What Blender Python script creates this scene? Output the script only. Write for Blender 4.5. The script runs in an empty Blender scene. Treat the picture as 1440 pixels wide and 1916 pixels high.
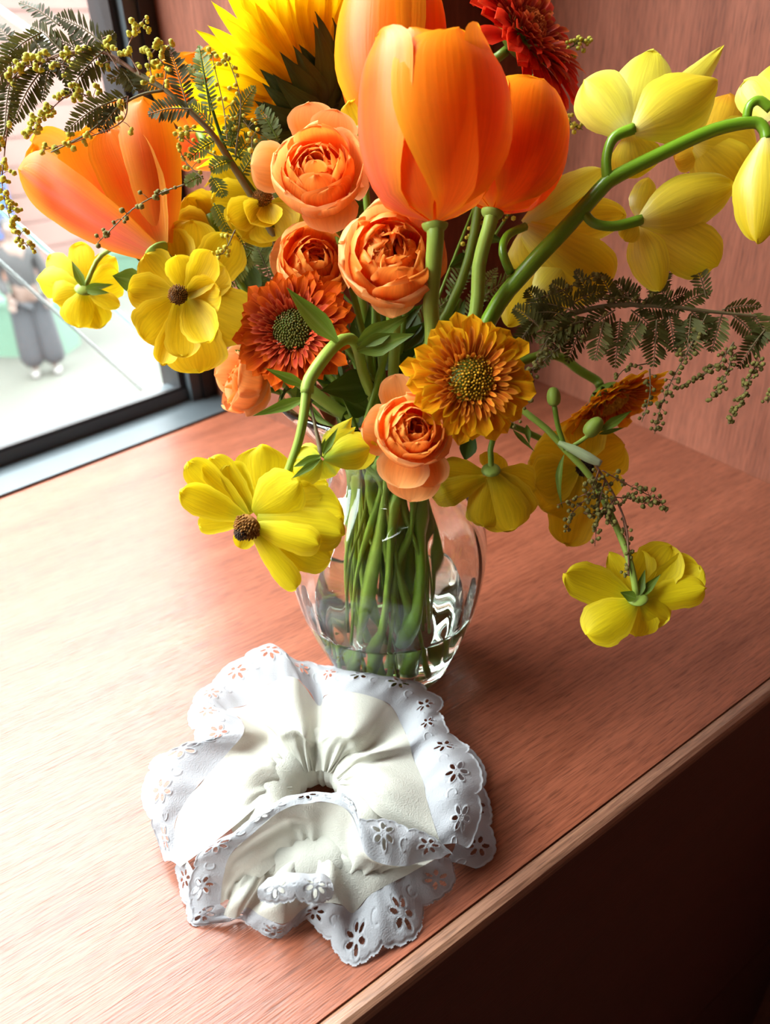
import bpy, math, random
import numpy as np
from math import pi, sin, cos, sqrt
SC = bpy.context.scene
COL = SC.collection
# ------------------------------------------------------------------ camera
FPX = 1440.0
TH, RO, CH = math.radians(31.0), math.radians(2.6), 0.32
FW = np.array([0, cos(TH), -sin(TH)])
_r0 = np.array([1.0, 0, 0]); _u0 = np.array([0, sin(TH), cos(TH)])
IR = _r0*cos(RO) - _u0*sin(RO)
IU = _u0*cos(RO) + _r0*sin(RO)
CAM = np.array([-1.0775e-4, -0.355686, CH])
cd = bpy.data.cameras.new('camera'); cam = bpy.data.objects.new('camera', cd); COL.objects.link(cam)
from mathutils import Matrix, Vector
m = Matrix.Identity(4)
for i in range(3):
    m[i][0] = IR[i]; m[i][1] = IU[i]; m[i][2] = -FW[i]; m[i][3] = CAM[i]
cam.matrix_world = m
cd.sensor_fit = 'AUTO'; cd.sensor_width = 36.0; cd.lens = 36.0*FPX/1916.0
cd.clip_start = 0.01; cd.clip_end = 200
cd.dof.use_dof = True; cd.dof.focus_distance = 0.355; cd.dof.aperture_fstop = 9.0
SC.camera = cam
# ------------------------------------------------------------------ sky, exposure
SKY = 37.0
w = bpy.data.worlds.new('overcast_sky'); SC.world = w; w.use_nodes = True
nt = w.node_tree; nt.nodes.clear()
tc = nt.nodes.new('ShaderNodeTexCoord'); sx = nt.nodes.new('ShaderNodeSeparateXYZ')
rp = nt.nodes.new('ShaderNodeValToRGB'); bg = nt.nodes.new('ShaderNodeBackground'); ow = nt.nodes.new('ShaderNodeOutputWorld')
nt.links.new(tc.outputs['Generated'], sx.inputs[0]); nt.links.new(sx.outputs['Z'], rp.inputs[0])
rp.color_ramp.elements[0].position = 0.0; rp.color_ramp.elements[0].color = (0.80, 0.84, 0.86, 1)
rp.color_ramp.elements[1].position = 0.9; rp.color_ramp.elements[1].color = (0.95, 0.98, 1.0, 1)
nt.links.new(rp.outputs[0], bg.inputs[0]); bg.inputs[1].default_value = SKY
nt.links.new(bg.outputs[0], ow.inputs[0])
vs = SC.view_settings
vs.view_transform = 'Standard'; vs.look = 'None'; vs.exposure = -0.12; vs.gamma = 1.0; vs.use_curve_mapping = False
cy = SC.cycles
cy.use_denoising = True; cy.max_bounces = 14; cy.diffuse_bounces = 5; cy.glossy_bounces = 4
cy.transmission_bounces = 12; cy.transparent_max_bounces = 12; cy.sample_clamp_indirect = 0.0
cy.blur_glossy = 0.3
# ------------------------------------------------------------------ helpers
def at(px, py, d):
    """world point seen at photo pixel (px,py) at depth d (metres along the lens axis)"""
    return CAM + (FW + IR*((px-720)/FPX) + IU*((958-py)/FPX))*d
def atz(px, py, z=0.0):
    r = FW + IR*((px-720)/FPX) + IU*((958-py)/FPX)
    return CAM + r*((z-CH)/r[2])
def nrm(v):
    v = np.asarray(v, float); return v/(np.linalg.norm(v)+1e-12)
def rot(v, ax, a):
    ax = nrm(ax); return v*cos(a) + np.cross(ax, v)*sin(a) + ax*np.dot(ax, v)*(1-cos(a))
def frame(ax, hint=(0, 0, 1)):
    z = nrm(ax); h = np.asarray(hint, float)
    if abs(np.dot(z, nrm(h))) > .98: h = np.array([0, 1.0, .1])
    x = nrm(np.cross(h, z)); return x, np.cross(z, x), z
def camdir(right, up, toward):
    """a direction given as right / up / toward the viewer as the photograph shows it"""
    return nrm(IR*right + IU*up - FW*toward)
def thing(name, label, cat, loc=(0, 0, 0), group=None):
    o = bpy.data.objects.new(name, None); COL.objects.link(o)
    o.location = [float(c) for c in loc]; o.empty_display_size = 0.01
    o['label'] = label; o['category'] = cat
    if group: o['group'] = group
    return o
def mk(name, V, F, mat, parent=None, uv=None, smooth=True, kind=None, label=None, origin=None):
    V = np.asarray(V, float)
    org = np.zeros(3)
    if parent is not None:
        p = parent
        while p is not None:
            org = org + np.array(p.location); p = p.parent
    elif origin is not None: org = np.asarray(origin, float)
    me = bpy.data.meshes.new(name)
    me.from_pydata((V-org).tolist(), [], F if isinstance(F, list) else F.tolist())
    if smooth: me.polygons.foreach_set('use_smooth', [True]*len(me.polygons))
    if uv is not None:
        ul = me.uv_layers.new(name='UVMap')
        li = np.empty(len(me.loops), int); me.loops.foreach_get('vertex_index', li)
        ul.data.foreach_set('uv', np.asarray(uv, float)[li].ravel())
    me.materials.append(mat); me.update()
    o = bpy.data.objects.new(name, me); COL.objects.link(o)
    if parent is not None: o.parent = parent
    elif origin is not None: o.location = [float(c) for c in origin]
    if kind: o['kind'] = kind
    if label: o['label'] = label
    return o
def gridf(nu, nv, wrap=False):
    """quads of an nv x nu grid (row-major, v rows)"""
    c = nu if wrap else nu-1
    j, i = np.meshgrid(np.arange(nv-1), np.arange(c), indexing='ij')
    i2 = (i+1) % nu
    return np.stack([j*nu+i, j*nu+i2, (j+1)*nu+i2, (j+1)*nu+i], -1).reshape(-1, 4)
def catmull(P, n):
    P = np.asarray(P, float)
    if len(P) == 2: return P[0] + (P[1]-P[0])*np.linspace(0, 1, n)[:, None]
    Q = np.vstack([2*P[0]-P[1], P, 2*P[-1]-P[-2]])
    seg = np.linspace(0, len(P)-1-1e-9, n); k = seg.astype(int); t = (seg-k)[:, None]
    a, b, c, d = Q[k], Q[k+1], Q[k+2], Q[k+3]
    return .5*((2*b) + (c-a)*t + (2*a-5*b+4*c-d)*t*t + (3*b-a-3*c+d)*t**3)
def tubeg(P, R, n=8, caps=True):
    P = np.asarray(P, float); R = np.broadcast_to(np.asarray(R, float), (len(P),))
    T = np.gradient(P, axis=0); T /= np.linalg.norm(T, axis=1)[:, None]+1e-12
    x = frame(T[0])[0]; V = []
    for i in range(len(P)):
        x = nrm(x - T[i]*np.dot(x, T[i])); y = np.cross(T[i], x)
        a = np.linspace(0, 2*pi, n, endpoint=False)[:, None]
        V.append(P[i] + R[i]*(np.cos(a)*x + np.sin(a)*y))
    V = np.vstack(V); F = gridf(n, len(P), True).tolist()
    if caps: F += [list(range(n))[::-1], [(len(P)-1)*n+i for i in range(n)]]
    uv = np.stack([np.tile(np.arange(n)/n, len(P)), np.repeat(np.linspace(0, 1, len(P)), n)], 1)
    return V, F, uv
def tube(name, pts, rad, mat, parent, n=8, seg=18, kind=None):
    P = catmull(pts, seg)
    R = np.interp(np.linspace(0, 1, seg), np.linspace(0, 1, len(np.atleast_1d(rad))), np.atleast_1d(rad))
    V, F, uv = tubeg(P, R, n)
    return mk(name, V, F, mat, parent, uv, kind=kind)
class Acc:
    def __init__(s): s.V = []; s.F = []; s.U = []; s.n = 0
    def add(s, V, F, uv=None):
        V = np.asarray(V, float)
        F = F if isinstance(F, list) else F.tolist()
        s.F += [[i+s.n for i in f] for f in F]; s.V.append(V)
        s.U.append(np.zeros((len(V), 2)) if uv is None else np.asarray(uv)); s.n += len(V)
    def build(s, name, mat, parent, **k):
        return mk(name, np.vstack(s.V), s.F, mat, parent, np.vstack(s.U), **k)
def boxg(c, X, Y, Z):
    """box from a corner and three edge vectors"""
    c = np.asarray(c, float); X, Y, Z = map(lambda q: np.asarray(q, float), (X, Y, Z))
    V = [c, c+X, c+X+Y, c+Y, c+Z, c+X+Z, c+X+Y+Z, c+Y+Z]
    F = [[0, 3, 2, 1], [4, 5, 6, 7], [0, 1, 5, 4], [1, 2, 6, 5], [2, 3, 7, 6], [3, 0, 4, 7]]
    return V, F
def prism(poly, z0, z1):
    n = len(poly); V = [(x, y, z0) for x, y in poly] + [(x, y, z1) for x, y in poly]
    F = [list(range(n))[::-1], list(range(n, 2*n))] + [[i, (i+1) % n, n+(i+1) % n, n+i] for i in range(n)]
    return V, F
_ico = None
def ico():
    global _ico
    if _ico is None:
        p = (1+sqrt(5))/2
        V = np.array([(-1,p,0),(1,p,0),(-1,-p,0),(1,-p,0),(0,-1,p),(0,1,p),(0,-1,-p),(0,1,-p),(p,0,-1),(p,0,1),(-p,0,-1),(-p,0,1)], float)
        V /= np.linalg.norm(V[0])
        F = [[0,11,5],[0,5,1],[0,1,7],[0,7,10],[0,10,11],[1,5,9],[5,11,4],[11,10,2],[10,7,6],[7,1,8],[3,9,4],[3,4,2],[3,2,6],[3,6,8],[3,8,9],[4,9,5],[2,4,11],[6,2,10],[8,6,7],[9,8,1]]
        _ico = (V, F)
    return _ico
# ------------------------------------------------------------------ materials
def newmat(name):
    mt = bpy.data.materials.new(name); mt.use_nodes = True
    t = mt.node_tree; t.nodes.clear()
    return mt, t, t.nodes.new('ShaderNodeOutputMaterial')
def N(t, kind, **kw):
    n = t.nodes.new('ShaderNode'+kind)
    for k, v in kw.items():
        if hasattr(n, k): setattr(n, k, v)
        else: n.inputs[k.replace('_', ' ')].default_value = v
    return n
def c4(c): return (c[0], c[1], c[2], 1)
def ramp(t, src, stops):
    r = t.nodes.new('ShaderNodeValToRGB'); e = r.color_ramp.elements
    while len(e) < len(stops): e.new(0.5)
    for i, (p, c) in enumerate(stops): e[i].position = p; e[i].color = c4(c)
    t.links.new(src, r.inputs[0]); return r.outputs[0]
def mixc(t, fac, a, b, mode='MIX'):
    x = t.nodes.new('ShaderNodeMix'); x.data_type = 'RGBA'; x.blend_type = mode
    for s, v in ((x.inputs[0], fac), (x.inputs[6], a), (x.inputs[7], b)):
        if isinstance(v, (int, float)): s.default_value = v
        elif isinstance(v, tuple): s.default_value = c4(v)
        else: t.links.new(v, s)
    return x.outputs[2]
def plain(name, col, rough=.6, spec=.5, metal=0, noise=.12, scale=40, trans=0):
    mt, t, out = newmat(name)
    tcn = N(t, 'TexCoord'); nz = N(t, 'TexNoise', Scale=scale, Detail=4.0)
    t.links.new(tcn.outputs['Object'], nz.inputs['Vector'])
    c = ramp(t, nz.outputs[0], [(.25, tuple(x*(1-noise) for x in col)), (.75, tuple(min(1, x*(1+noise)) for x in col))])
    b = N(t, 'BsdfPrincipled', Roughness=rough, Metallic=metal); b.inputs['Specular IOR Level'].default_value = spec
    t.links.new(c, b.inputs['Base Color'])
    sh = b.outputs[0]
    if trans:
        tr = N(t, 'BsdfTranslucent'); t.links.new(c, tr.inputs[0])
        mx = N(t, 'MixShader'); mx.inputs[0].default_value = trans
        t.links.new(sh, mx.inputs[1]); t.links.new(tr.outputs[0], mx.inputs[2]); sh = mx.outputs[0]
    t.links.new(sh, out.inputs[0]); return mt
def petalmat(name, stops, edge=None, edgew=.25, mid=None, vein=.18, trans=.38, rough=.5, spec=.22, veins=34, var=.10):
    """colour runs along the petal (UV v), an edge and a midrib tint across it (UV u), fine veins"""
    mt, t, out = newmat(name)
    uv = N(t, 'UVMap'); s = N(t, 'SeparateXYZ'); t.links.new(uv.outputs[0], s.inputs[0])
    c = ramp(t, s.outputs[1], stops)
    a = N(t, 'Math', operation='MULTIPLY_ADD'); a.inputs[1].default_value = 2; a.inputs[2].default_value = -1
    t.links.new(s.outputs[0], a.inputs[0])
    ab = N(t, 'Math', operation='ABSOLUTE'); t.links.new(a.outputs[0], ab.inputs[0])
    if edge is not None:
        f = ramp(t, ab.outputs[0], [(1-2*edgew if edgew < .5 else 0.02, (0, 0, 0)), (1, (1, 1, 1))])
        c = mixc(t, f, c, edge)
    if mid is not None:
        f = ramp(t, ab.outputs[0], [(0, (.75,)*3), (.22, (0, 0, 0))])
        c = mixc(t, f, c, mid)
    mp = N(t, 'Mapping'); mp.inputs['Scale'].default_value = (veins, 2.2, 1); t.links.new(uv.outputs[0], mp.inputs[0])
    oi = N(t, 'ObjectInfo')
    nz = N(t, 'TexNoise', Scale=1.0, Detail=3.0); nz.noise_dimensions = '4D'
    t.links.new(mp.outputs[0], nz.inputs['Vector'])
    mw = N(t, 'Math', operation='MULTIPLY'); mw.inputs[1].default_value = 60; t.links.new(oi.outputs['Random'], mw.inputs[0])
    t.links.new(mw.outputs[0], nz.inputs['W'])
    vd = ramp(t, nz.outputs[0], [(.3, (1-vein, 1-vein*1.15, 1-vein)), (.7, (1, 1, 1))])
    c = mixc(t, 1.0, c, vd, 'MULTIPLY')
    hv = N(t, 'HueSaturation'); mr = N(t, 'MapRange'); mr.inputs[3].default_value = 1-var; mr.inputs[4].default_value = 1+var*.6
    t.links.new(oi.outputs['Random'], mr.inputs[0]); t.links.new(mr.outputs[0], hv.inputs['Value']); t.links.new(c, hv.inputs['Color'])
    c = hv.outputs[0]
    b = N(t, 'BsdfPrincipled', Roughness=rough); b.inputs['Specular IOR Level'].default_value = spec
    b.inputs['Sheen Weight'].default_value = 0
    bp = N(t, 'Bump', Strength=.25, Distance=.0006); t.links.new(nz.outputs[0], bp.inputs['Height'])
    t.links.new(bp.outputs[0], b.inputs['Normal'])
    t.links.new(c, b.inputs['Base Color'])
    tr = N(t, 'BsdfTranslucent'); t.links.new(c, tr.inputs[0])
    mx = N(t, 'MixShader'); mx.inputs[0].default_value = trans
    t.links.new(b.outputs[0], mx.inputs[1]); t.links.new(tr.outputs[0], mx.inputs[2])
    t.links.new(mx.outputs[0], out.inputs[0]); return mt
def woodmat(name, dark, light, ang, coat=.0, rough=.45, scale=1.0, vertical=False, crough=.22, pore=.35, spec=.5):
    """veneer: streaks along the direction ang (in plan) or along z"""
    mt, t, out = newmat(name)
    g = N(t, 'NewGeometry'); mp0 = N(t, 'Mapping'); mp0.vector_type = 'TEXTURE'
    mp0.inputs['Rotation'].default_value = (0, 0, ang); t.links.new(g.outputs['Position'], mp0.inputs[0])
    def streak(sl, sc, det):
        mp = N(t, 'Mapping')
        mp.inputs['Scale'].default_value = (sc, sc, sl) if vertical else (sl, sc, sc)
        t.links.new(mp0.outputs[0], mp.inputs[0])
        n = N(t, 'TexNoise', Scale=1.0, Detail=det, Roughness=.6); t.links.new(mp.outputs[0], n.inputs['Vector']); return n.outputs[0]
    big = streak(5*scale, 38*scale, 3.0); fine = streak(26*scale, 800*scale, 2.0); pores = streak(75*scale, 1500*scale, 1.0)
    f = N(t, 'Math', operation='MULTIPLY_ADD'); f.inputs[1].default_value = .5
    t.links.new(big, f.inputs[0])
    h = N(t, 'Math', operation='MULTIPLY'); h.inputs[1].default_value = .5; t.links.new(fine, h.inputs[0]); t.links.new(h.outputs[0], f.inputs[2])
    c = ramp(t, f.outputs[0], [(.33, dark), (.66, light)])
    pm = ramp(t, pores, [(.36, (1-pore,)*3), (.47, (1, 1, 1))])
    c = mixc(t, 1.0, c, pm, 'MULTIPLY')
    b = N(t, 'BsdfPrincipled', Roughness=rough); b.inputs['Specular IOR Level'].default_value = spec
    b.inputs['Coat Weight'].default_value = coat; b.inputs['Coat Roughness'].default_value = crough; b.inputs['Coat IOR'].default_value = 1.6
    bp = N(t, 'Bump', Strength=.35, Distance=.0004)
    hs = N(t, 'Math', operation='ADD'); t.links.new(fine, hs.inputs[0]); t.links.new(pores, hs.inputs[1]); t.links.new(hs.outputs[0], bp.inputs['Height'])
    t.links.new(bp.outputs[0], b.inputs['Normal']); t.links.new(bp.outputs[0], b.inputs['Coat Normal'])
    t.links.new(c, b.inputs['Base Color']); t.links.new(b.outputs[0], out.inputs[0]); return mt
def glassmat(name, ior, col=(1, 1, 1), rough=0.0):
    mt, t, out = newmat(name)
    g = N(t, 'BsdfGlass', IOR=ior, Roughness=rough); g.inputs[0].default_value = c4(col)
    t.links.new(g.outputs[0], out.inputs[0]); return mt
# ================================================================== the room
xy = lambda p: np.array([p[0], p[1]])
S_L, S_R = xy(atz(0, 932)), xy(atz(430, 768))            # line where the ledge meets the window sill
FA, FB = xy(atz(662, 1913)), xy(atz(1440, 1302))         # front edge of the ledge
W1, W2 = xy(atz(1160, 780)), xy(atz(1440, 905))          # foot of the side wall
wd = nrm(S_L-S_R); fd = nrm(FA-FB); sd = nrm(W2-W1)      # toward the left along window, left along the front, into the room along the wall
wn = np.array([wd[1], -wd[0]]);
if np.dot(wn, FA-S_R) < 0: wn = -wn                      # into the room
def isect(p, d, q, e):
    k = np.linalg.solve(np.array([d, -e]).T, q-p); return p+d*k[0]
JB = xy(atz(476, 770)); JF = xy(atz(571, 812))           # reveal: at the frame, at its room-side corner
PC = isect(JF, wd, W1, sd)                               # pier meets side wall
FC = isect(FA, fd, W1, sd)                               # ledge front meets side wall
WEND = S_R + wd*1.8
RB = W1 + sd*2.4; RD = WEND + wn*1.9
ZF, ZC = -0.66, 2.05
SILL = .055
WOOD = woodmat('veneer_ledge', (.155, .040, .018), (.315, .094, .048), math.atan2(fd[1], fd[0]), coat=.46, spec=.1, rough=.6, crough=.27)
WOODW = woodmat('veneer_wall', (.125, .034, .017), (.26, .085, .048), math.atan2(sd[1], sd[0]), coat=.2, spec=.2, rough=.5, vertical=True, scale=.8, crough=.4)
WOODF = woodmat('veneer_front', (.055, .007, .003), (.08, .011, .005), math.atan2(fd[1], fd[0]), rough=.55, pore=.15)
ALU = plain('grey_aluminium', (.075, .09, .10), .38, metal=.3, noise=.06)
BLACK = plain('black_frame', (.012, .012, .014), .35, noise=.2)
PLASTER = plain('dim_plaster', (.13, .10, .085), .8, noise=.05, scale=3)
FLOORM = woodmat('floor_boards', (.09, .04, .025), (.16, .08, .05), math.atan2(fd[1], fd[0]), rough=.5, scale=.3)
def wallquad(name, a, b, z0, z1, th, side, mat):
    d = np.append(b-a, 0); n = np.append(nrm(side), 0)*th
    V, F = boxg(np.append(a, z0), d, n, (0, 0, z1-z0))
    o = mk(name, V, F, mat, smooth=False, origin=np.append(a, z0)); o['kind'] = 'structure'; return o
snorm = np.array([sd[1], -sd[0]]);
if np.dot(snorm, FA-W1) > 0: snorm = -snorm              # away from the room
wallquad('wall_right', PC-sd*.25, RB, ZF, ZC, .06, snorm, WOODW)
# reveal + pier beside the window (one veneered return)
pier = [JB-wn*.12, JB, JF, PC+nrm(PC-JF)*.01, PC-wn*.3]
V, F = prism([tuple(p) for p in pier], ZF, ZC); o = mk('wall_pier', V, F, WOODW, smooth=False); o['kind'] = 'structure'
FR = S_R + np.dot(JB-S_R, wd)*wd
top = 1.72
wallquad('wall_window', FR-wn*SILL+wd*-.02, WEND-wn*SILL, ZF, -.02, .12, -wn, PLASTER)
wallquad('wall_lintel', FR-wn*SILL+wd*-.02, WEND-wn*SILL+wd*.1, top, ZC, .12, -wn, PLASTER)
wallquad('wall_left', WEND-wn*.2, RD, ZF, ZC, .06, wd, PLASTER)
wallquad('wall_back', RD+wd*.06, RB+snorm*.06, ZF, ZC, .06, nrm(np.array([RB[1]-RD[1], -(RB[0]-RD[0])]))*(1 if np.dot(np.array([RB[1]-RD[1], -(RB[0]-RD[0])]), RD) > 0 else -1), PLASTER)
room = [PC-sd*.2, RB, RD, WEND-wn*.15]
V, F = prism([tuple(p) for p in room], ZF-.05, ZF); o = mk('floor', V, F, FLOORM, smooth=False); o['kind'] = 'structure'
V, F = prism([tuple(p) for p in room], ZC, ZC+.05); o = mk('ceiling', V, F, PLASTER, smooth=False); o['kind'] = 'structure'
# ---- ledge
lg = thing('window_ledge', 'glossy reddish-brown veneered wooden ledge under the window, carrying the vase', 'ledge', (FA[0], FA[1], 0))
LEND = isect(FA, fd, S_R+wd*1.6, wn)
fn = np.array([fd[1], -fd[0]]);
if np.dot(fn, S_R-FA) > 0: fn = -fn                      # out of the ledge front
bandw = .0085
inset = -fn*bandw
poly = [FC+inset, PC, JF, JB, FR, S_R+wd*1.6, isect(FA+inset, fd, S_R+wd*1.6, wn)]
V, F = prism([tuple(p) for p in poly], -.0064, 0); mk('ledge_top', V, F, WOOD, lg, smooth=False)
BANDM = woodmat('edge_strip', (.15, .06, .035), (.34, .17, .10), math.atan2(fd[1], fd[0]), coat=.5, rough=.4)
a, b = FC+inset*.93, LEND+inset*.93
prof = [(0, -.0065), (0, -.0008), (.0012, .0003), (bandw*.6, .0002), (bandw*.85, -.0012), (bandw*.93, -.0035), (bandw*.93, -.0065)]
V = []; 
for p in (a, b):
    for (u, z) in prof: q = p+fn*u; V.append((q[0], q[1], z))
n = len(prof); F = [[i, i+1, n+i+1, n+i] for i in range(n-1)] + [[n-1, 0, n, 2*n-1]]
mk('edge_strip', V, F, BANDM, lg, smooth=False)
# front boards below, with an open joint between them
jz = -.412
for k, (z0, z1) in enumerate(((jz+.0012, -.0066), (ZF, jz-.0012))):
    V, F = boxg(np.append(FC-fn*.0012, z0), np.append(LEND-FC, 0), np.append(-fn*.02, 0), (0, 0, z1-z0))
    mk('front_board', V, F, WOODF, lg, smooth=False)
# ---- window: sill, rail, post, glass
wi = thing('window_1', 'large window with black post and grey aluminium sill behind the ledge', 'window', tuple(np.append(FR, 0)))
wi['kind'] = 'structure'
L = 1.75
d3 = lambda v: np.append(v, 0)
V, F = boxg(d3(FR-wn*SILL-wd*.03), d3(wd*(L+.03)), d3(wn*SILL), (0, 0, .0025)); mk('sill', V, F, ALU, wi, smooth=False)
V, F = boxg(d3(FR-wn*SILL)+np.array([0, 0, .0025]), d3(wd*L), d3(-wn*.03), (0, 0, .013)); mk('bottom_rail', V, F, ALU, wi, smooth=False)
V, F = boxg(d3(FR-wn*(SILL+.001))+np.array([0, 0, .0155]), d3(wd*L), d3(-wn*.006), (0, 0, .003)); mk('gasket', V, F, BLACK, wi, smooth=False)
# post: black outer strip, grey rib, black inner strip
for (u0, u1, dep, mt, nm) in ((-.012, .016, .0, BLACK, 'post'), (.016, .029, -.004, ALU, 'post_rib'), (.029, .036, -.014, BLACK, 'glazing_bead')):
    V, F = boxg(d3(FR-wn*(SILL-.012)+wd*u0+wn*dep)+np.array([0, 0, .0025]), d3(wd*(u1-u0)), d3(-wn*(.05+dep)), (0, 0, top)); mk(nm, V, F, mt, wi, smooth=False)
V, F = boxg(d3(FR-wn*SILL+wd*(L-.04))+np.array([0, 0, .0025]), d3(wd*.05), d3(-wn*.05), (0, 0, top)); mk('post', V, F, BLACK, wi, smooth=False)
V, F = boxg(d3(FR-wn*SILL)+np.array([0, 0, top-.03]), d3(wd*L), d3(-wn*.04), (0, 0, .035)); mk('top_rail', V, F, BLACK, wi, smooth=False)
mt, t, out = newmat('window_glass')
tr = N(t, 'BsdfTransparent'); tr.inputs[0].default_value = (.93, .96, .95, 1); gl = N(t, 'BsdfGlossy', Roughness=.02); lw_ = N(t, 'LayerWeight', Blend=.5); p5 = N(t, 'Math', operation='POWER'); p5.inputs[1].default_value = 5; t.links.new(lw_.outputs['Facing'], p5.inputs[0]); fr = N(t, 'Math', operation='MULTIPLY_ADD'); fr.inputs[1].default_value = .9; fr.inputs[2].default_value = .04; t.links.new(p5.outputs[0], fr.inputs[0])
mx = N(t, 'MixShader'); t.links.new(fr.outputs[0], mx.inputs[0]); t.links.new(tr.outputs[0], mx.inputs[1]); t.links.new(gl.outputs[0], mx.inputs[2]); t.links.new(mx.outputs[0], out.inputs[0])
V, F = boxg(d3(FR-wn*(SILL+.014)+wd*.034)+np.array([0, 0, .014]), d3(wd*(L-.08)), d3(-wn*.004), (0, 0, top-.04))
mk('pane', V, F, mt, wi, smooth=False)
# light portal: helps the renderer find the real sky through the opening
pl = bpy.data.lights.new('sky_portal', 'AREA'); pl.shape = 'RECTANGLE'; pl.size = L; pl.size_y = top
pl.cycles.is_portal = True
po = bpy.data.objects.new('sky_portal', pl); COL.objects.link(po)
zx = Vector((wn[0], wn[1], 0)); xx = Vector((wd[0], wd[1], 0)); M = Matrix.Identity(4)
yy = (-zx).cross(xx)
for i in range(3): M[i][0] = xx[i]; M[i][1] = yy[i]; M[i][2] = -zx[i]
pc = FR-wn*(SILL+.06)+wd*(L/2)
M.translation = Vector((pc[0], pc[1], top/2+.01)); po.matrix_world = M
# ================================================================== outside
GZ = -2.75
def street(px, py, z=GZ): return atz(px, py, z)
PAVE = plain('pavement', (.029, .0305, .0235), .9, noise=.10, scale=1.3)
FACE = plain('cladding_red', (.080, .040, .032), .8, noise=.1, scale=2)
WHITE = plain('white_post', (.07, .072, .07), .6)
V, F = boxg((-60, -40, GZ-.2), (120, 0, 0), (0, 100, 0), (0, 0, .2)); o = mk('ground', V, F, PAVE, smooth=False); o['kind'] = 'structure'
# facade across the street, parallel to the window
far = 13.0
fo = FR - wn*far
h0 = lambda u, z: np.array([*(fo+wd*u), z])
FH = 11.6
bl = thing('shop_building', 'pale red clad building with white posts across the street outside the window', 'building', tuple(h0(0, GZ)))
V, F = boxg(h0(-9, GZ), d3(wd*34), d3(-wn*3), (0, 0, FH)); mk('wall', V, F, FACE, bl, smooth=False)
hb = .42
nb = int(FH/hb)
for k in range(nb):
    V, F = boxg(h0(-9, GZ+k*hb+.015)+d3(wn*.0), d3(wd*34), d3(wn*(.03+.012*(k % 2))), (0, 0, hb-.03)); mk('cladding_board', V, F, FACE, bl, smooth=False)
for u in (-1.1, 1.5, 3.25, 5.6, 9.0):
    V, F = boxg(h0(u, GZ), d3(wd*.16), d3(wn*.12), (0, 0, FH)); mk('post', V, F, WHITE, bl, smooth=False)
GLZ = plain('shop_glass', (0.0250, 0.0310, 0.0350), .1)
for u0, u1, z0, z1 in ((-.8, 1.3, .5, 2.2), (1.75, 3.1, .6, 2.4), (3.6, 5.4, 2.6, 4.2), (-.8, 1.3, 3.0, 4.6), (6, 8.6, .5, 2.4)):
    V, F = boxg(h0(u0, GZ+z0)+d3(wn*.02), d3(wd*(u1-u0)), d3(wn*.05), (0, 0, z1-z0)); f_ = mk('window', V, F, GLZ, bl, smooth=False)
    for zz in (z0, z1-.06):
        V, F = boxg(h0(u0, GZ+zz)+d3(wn*.07), d3(wd*(u1-u0)), d3(wn*.04), (0, 0, .06)); mk('window_frame', V, F, WHITE, f_, smooth=False)
def gp(px, py): return street(px, py)
def standing_box(name, label, cat, px0, px1, py, hgt, dep, mat, lip):
    a, b = gp(px0, py), gp(px1, py); n_ = np.array([-(b-a)[1], (b-a)[0], 0]); n_ = nrm(n_)*dep
    if n_[1] < 0: n_ = -n_
    o = thing(name, label, cat, tuple(a))
    V, F = boxg(a, b-a, n_, (0, 0, hgt)); mk('body', V, F, mat, o, smooth=False)
    e = nrm(b-a)*.03; f = nrm(n_)*.03
    V, F = boxg(a-e-f+np.array([0, 0, hgt]), b-a+2*e, n_+2*f, (0, 0, .07)); mk('rim', V, F, lip, o, smooth=False)
    return o
MINT = plain('mint_paint', (0.0275, 0.0625, 0.0390), .6)
MINT2 = plain('mint_rim', (0.0375, 0.0750, 0.0500), .6)
standing_box('planter_box', 'long mint-green planter box on the pavement behind the passer-by', 'planter', -330, 118, 668, .62, .5, MINT, MINT2)
standing_box('street_bench', 'low pale green bench on the pavement right of the passer-by, behind yellow blooms', 'bench', 205, 330, 528, .42, .5, MINT, MINT2)
bn = thing('shop_banner', 'bright blue banner hanging on the red building at the left', 'banner', tuple(h0(4.9, GZ+1.0)))
def on_facade(px, py, off=.3):
    r_ = FW + IR*((px-720)/FPX) + IU*((958-py)/FPX); n3 = d3(wn); k = np.dot(d3(fo+wn*off)-CAM, n3)/np.dot(r_, n3); return CAM+r_*k
a = on_facade(36, 440)
V, F = boxg(a, d3(wd*3.0), d3(wn*.03), (0, 0, 1.35)); mk('cloth', V, F, plain('banner_blue', (0.0060, 0.0250, 0.1000), .7), bn, smooth=False)
tube('rail', [a+d3(-wd*.1)+np.array([0, 0, 1.37]), a+d3(wd*3.1)+np.array([0, 0, 1.37])], .03, WHITE, bn, seg=2)
tube('bracket', [a+np.array([0, 0, 1.37]), a+d3(-wn*.25)+np.array([0, 0, 1.37])], .025, WHITE, bn, seg=2)
cone = thing('orange_crate', 'small orange and white crate beside the mint planter', 'crate', tuple(gp(8, 610)))
a, b = gp(-14, 612), gp(26, 612); V, F = boxg(a+np.array([0, 0, .62]), b-a, (0, .3, 0), (0, 0, .12)); mk('crate_base', V, F, plain('crate_orange', (0.0800, 0.0250, 0.0075), .6), cone, smooth=False)
V, F = boxg(a+np.array([0, 0, .74]), b-a, (0, .3, 0), (0, 0, .16)); mk('crate_top', V, F, plain('crate_white', (0.0750, 0.0750, 0.0725), .6), cone, smooth=False)
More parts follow.
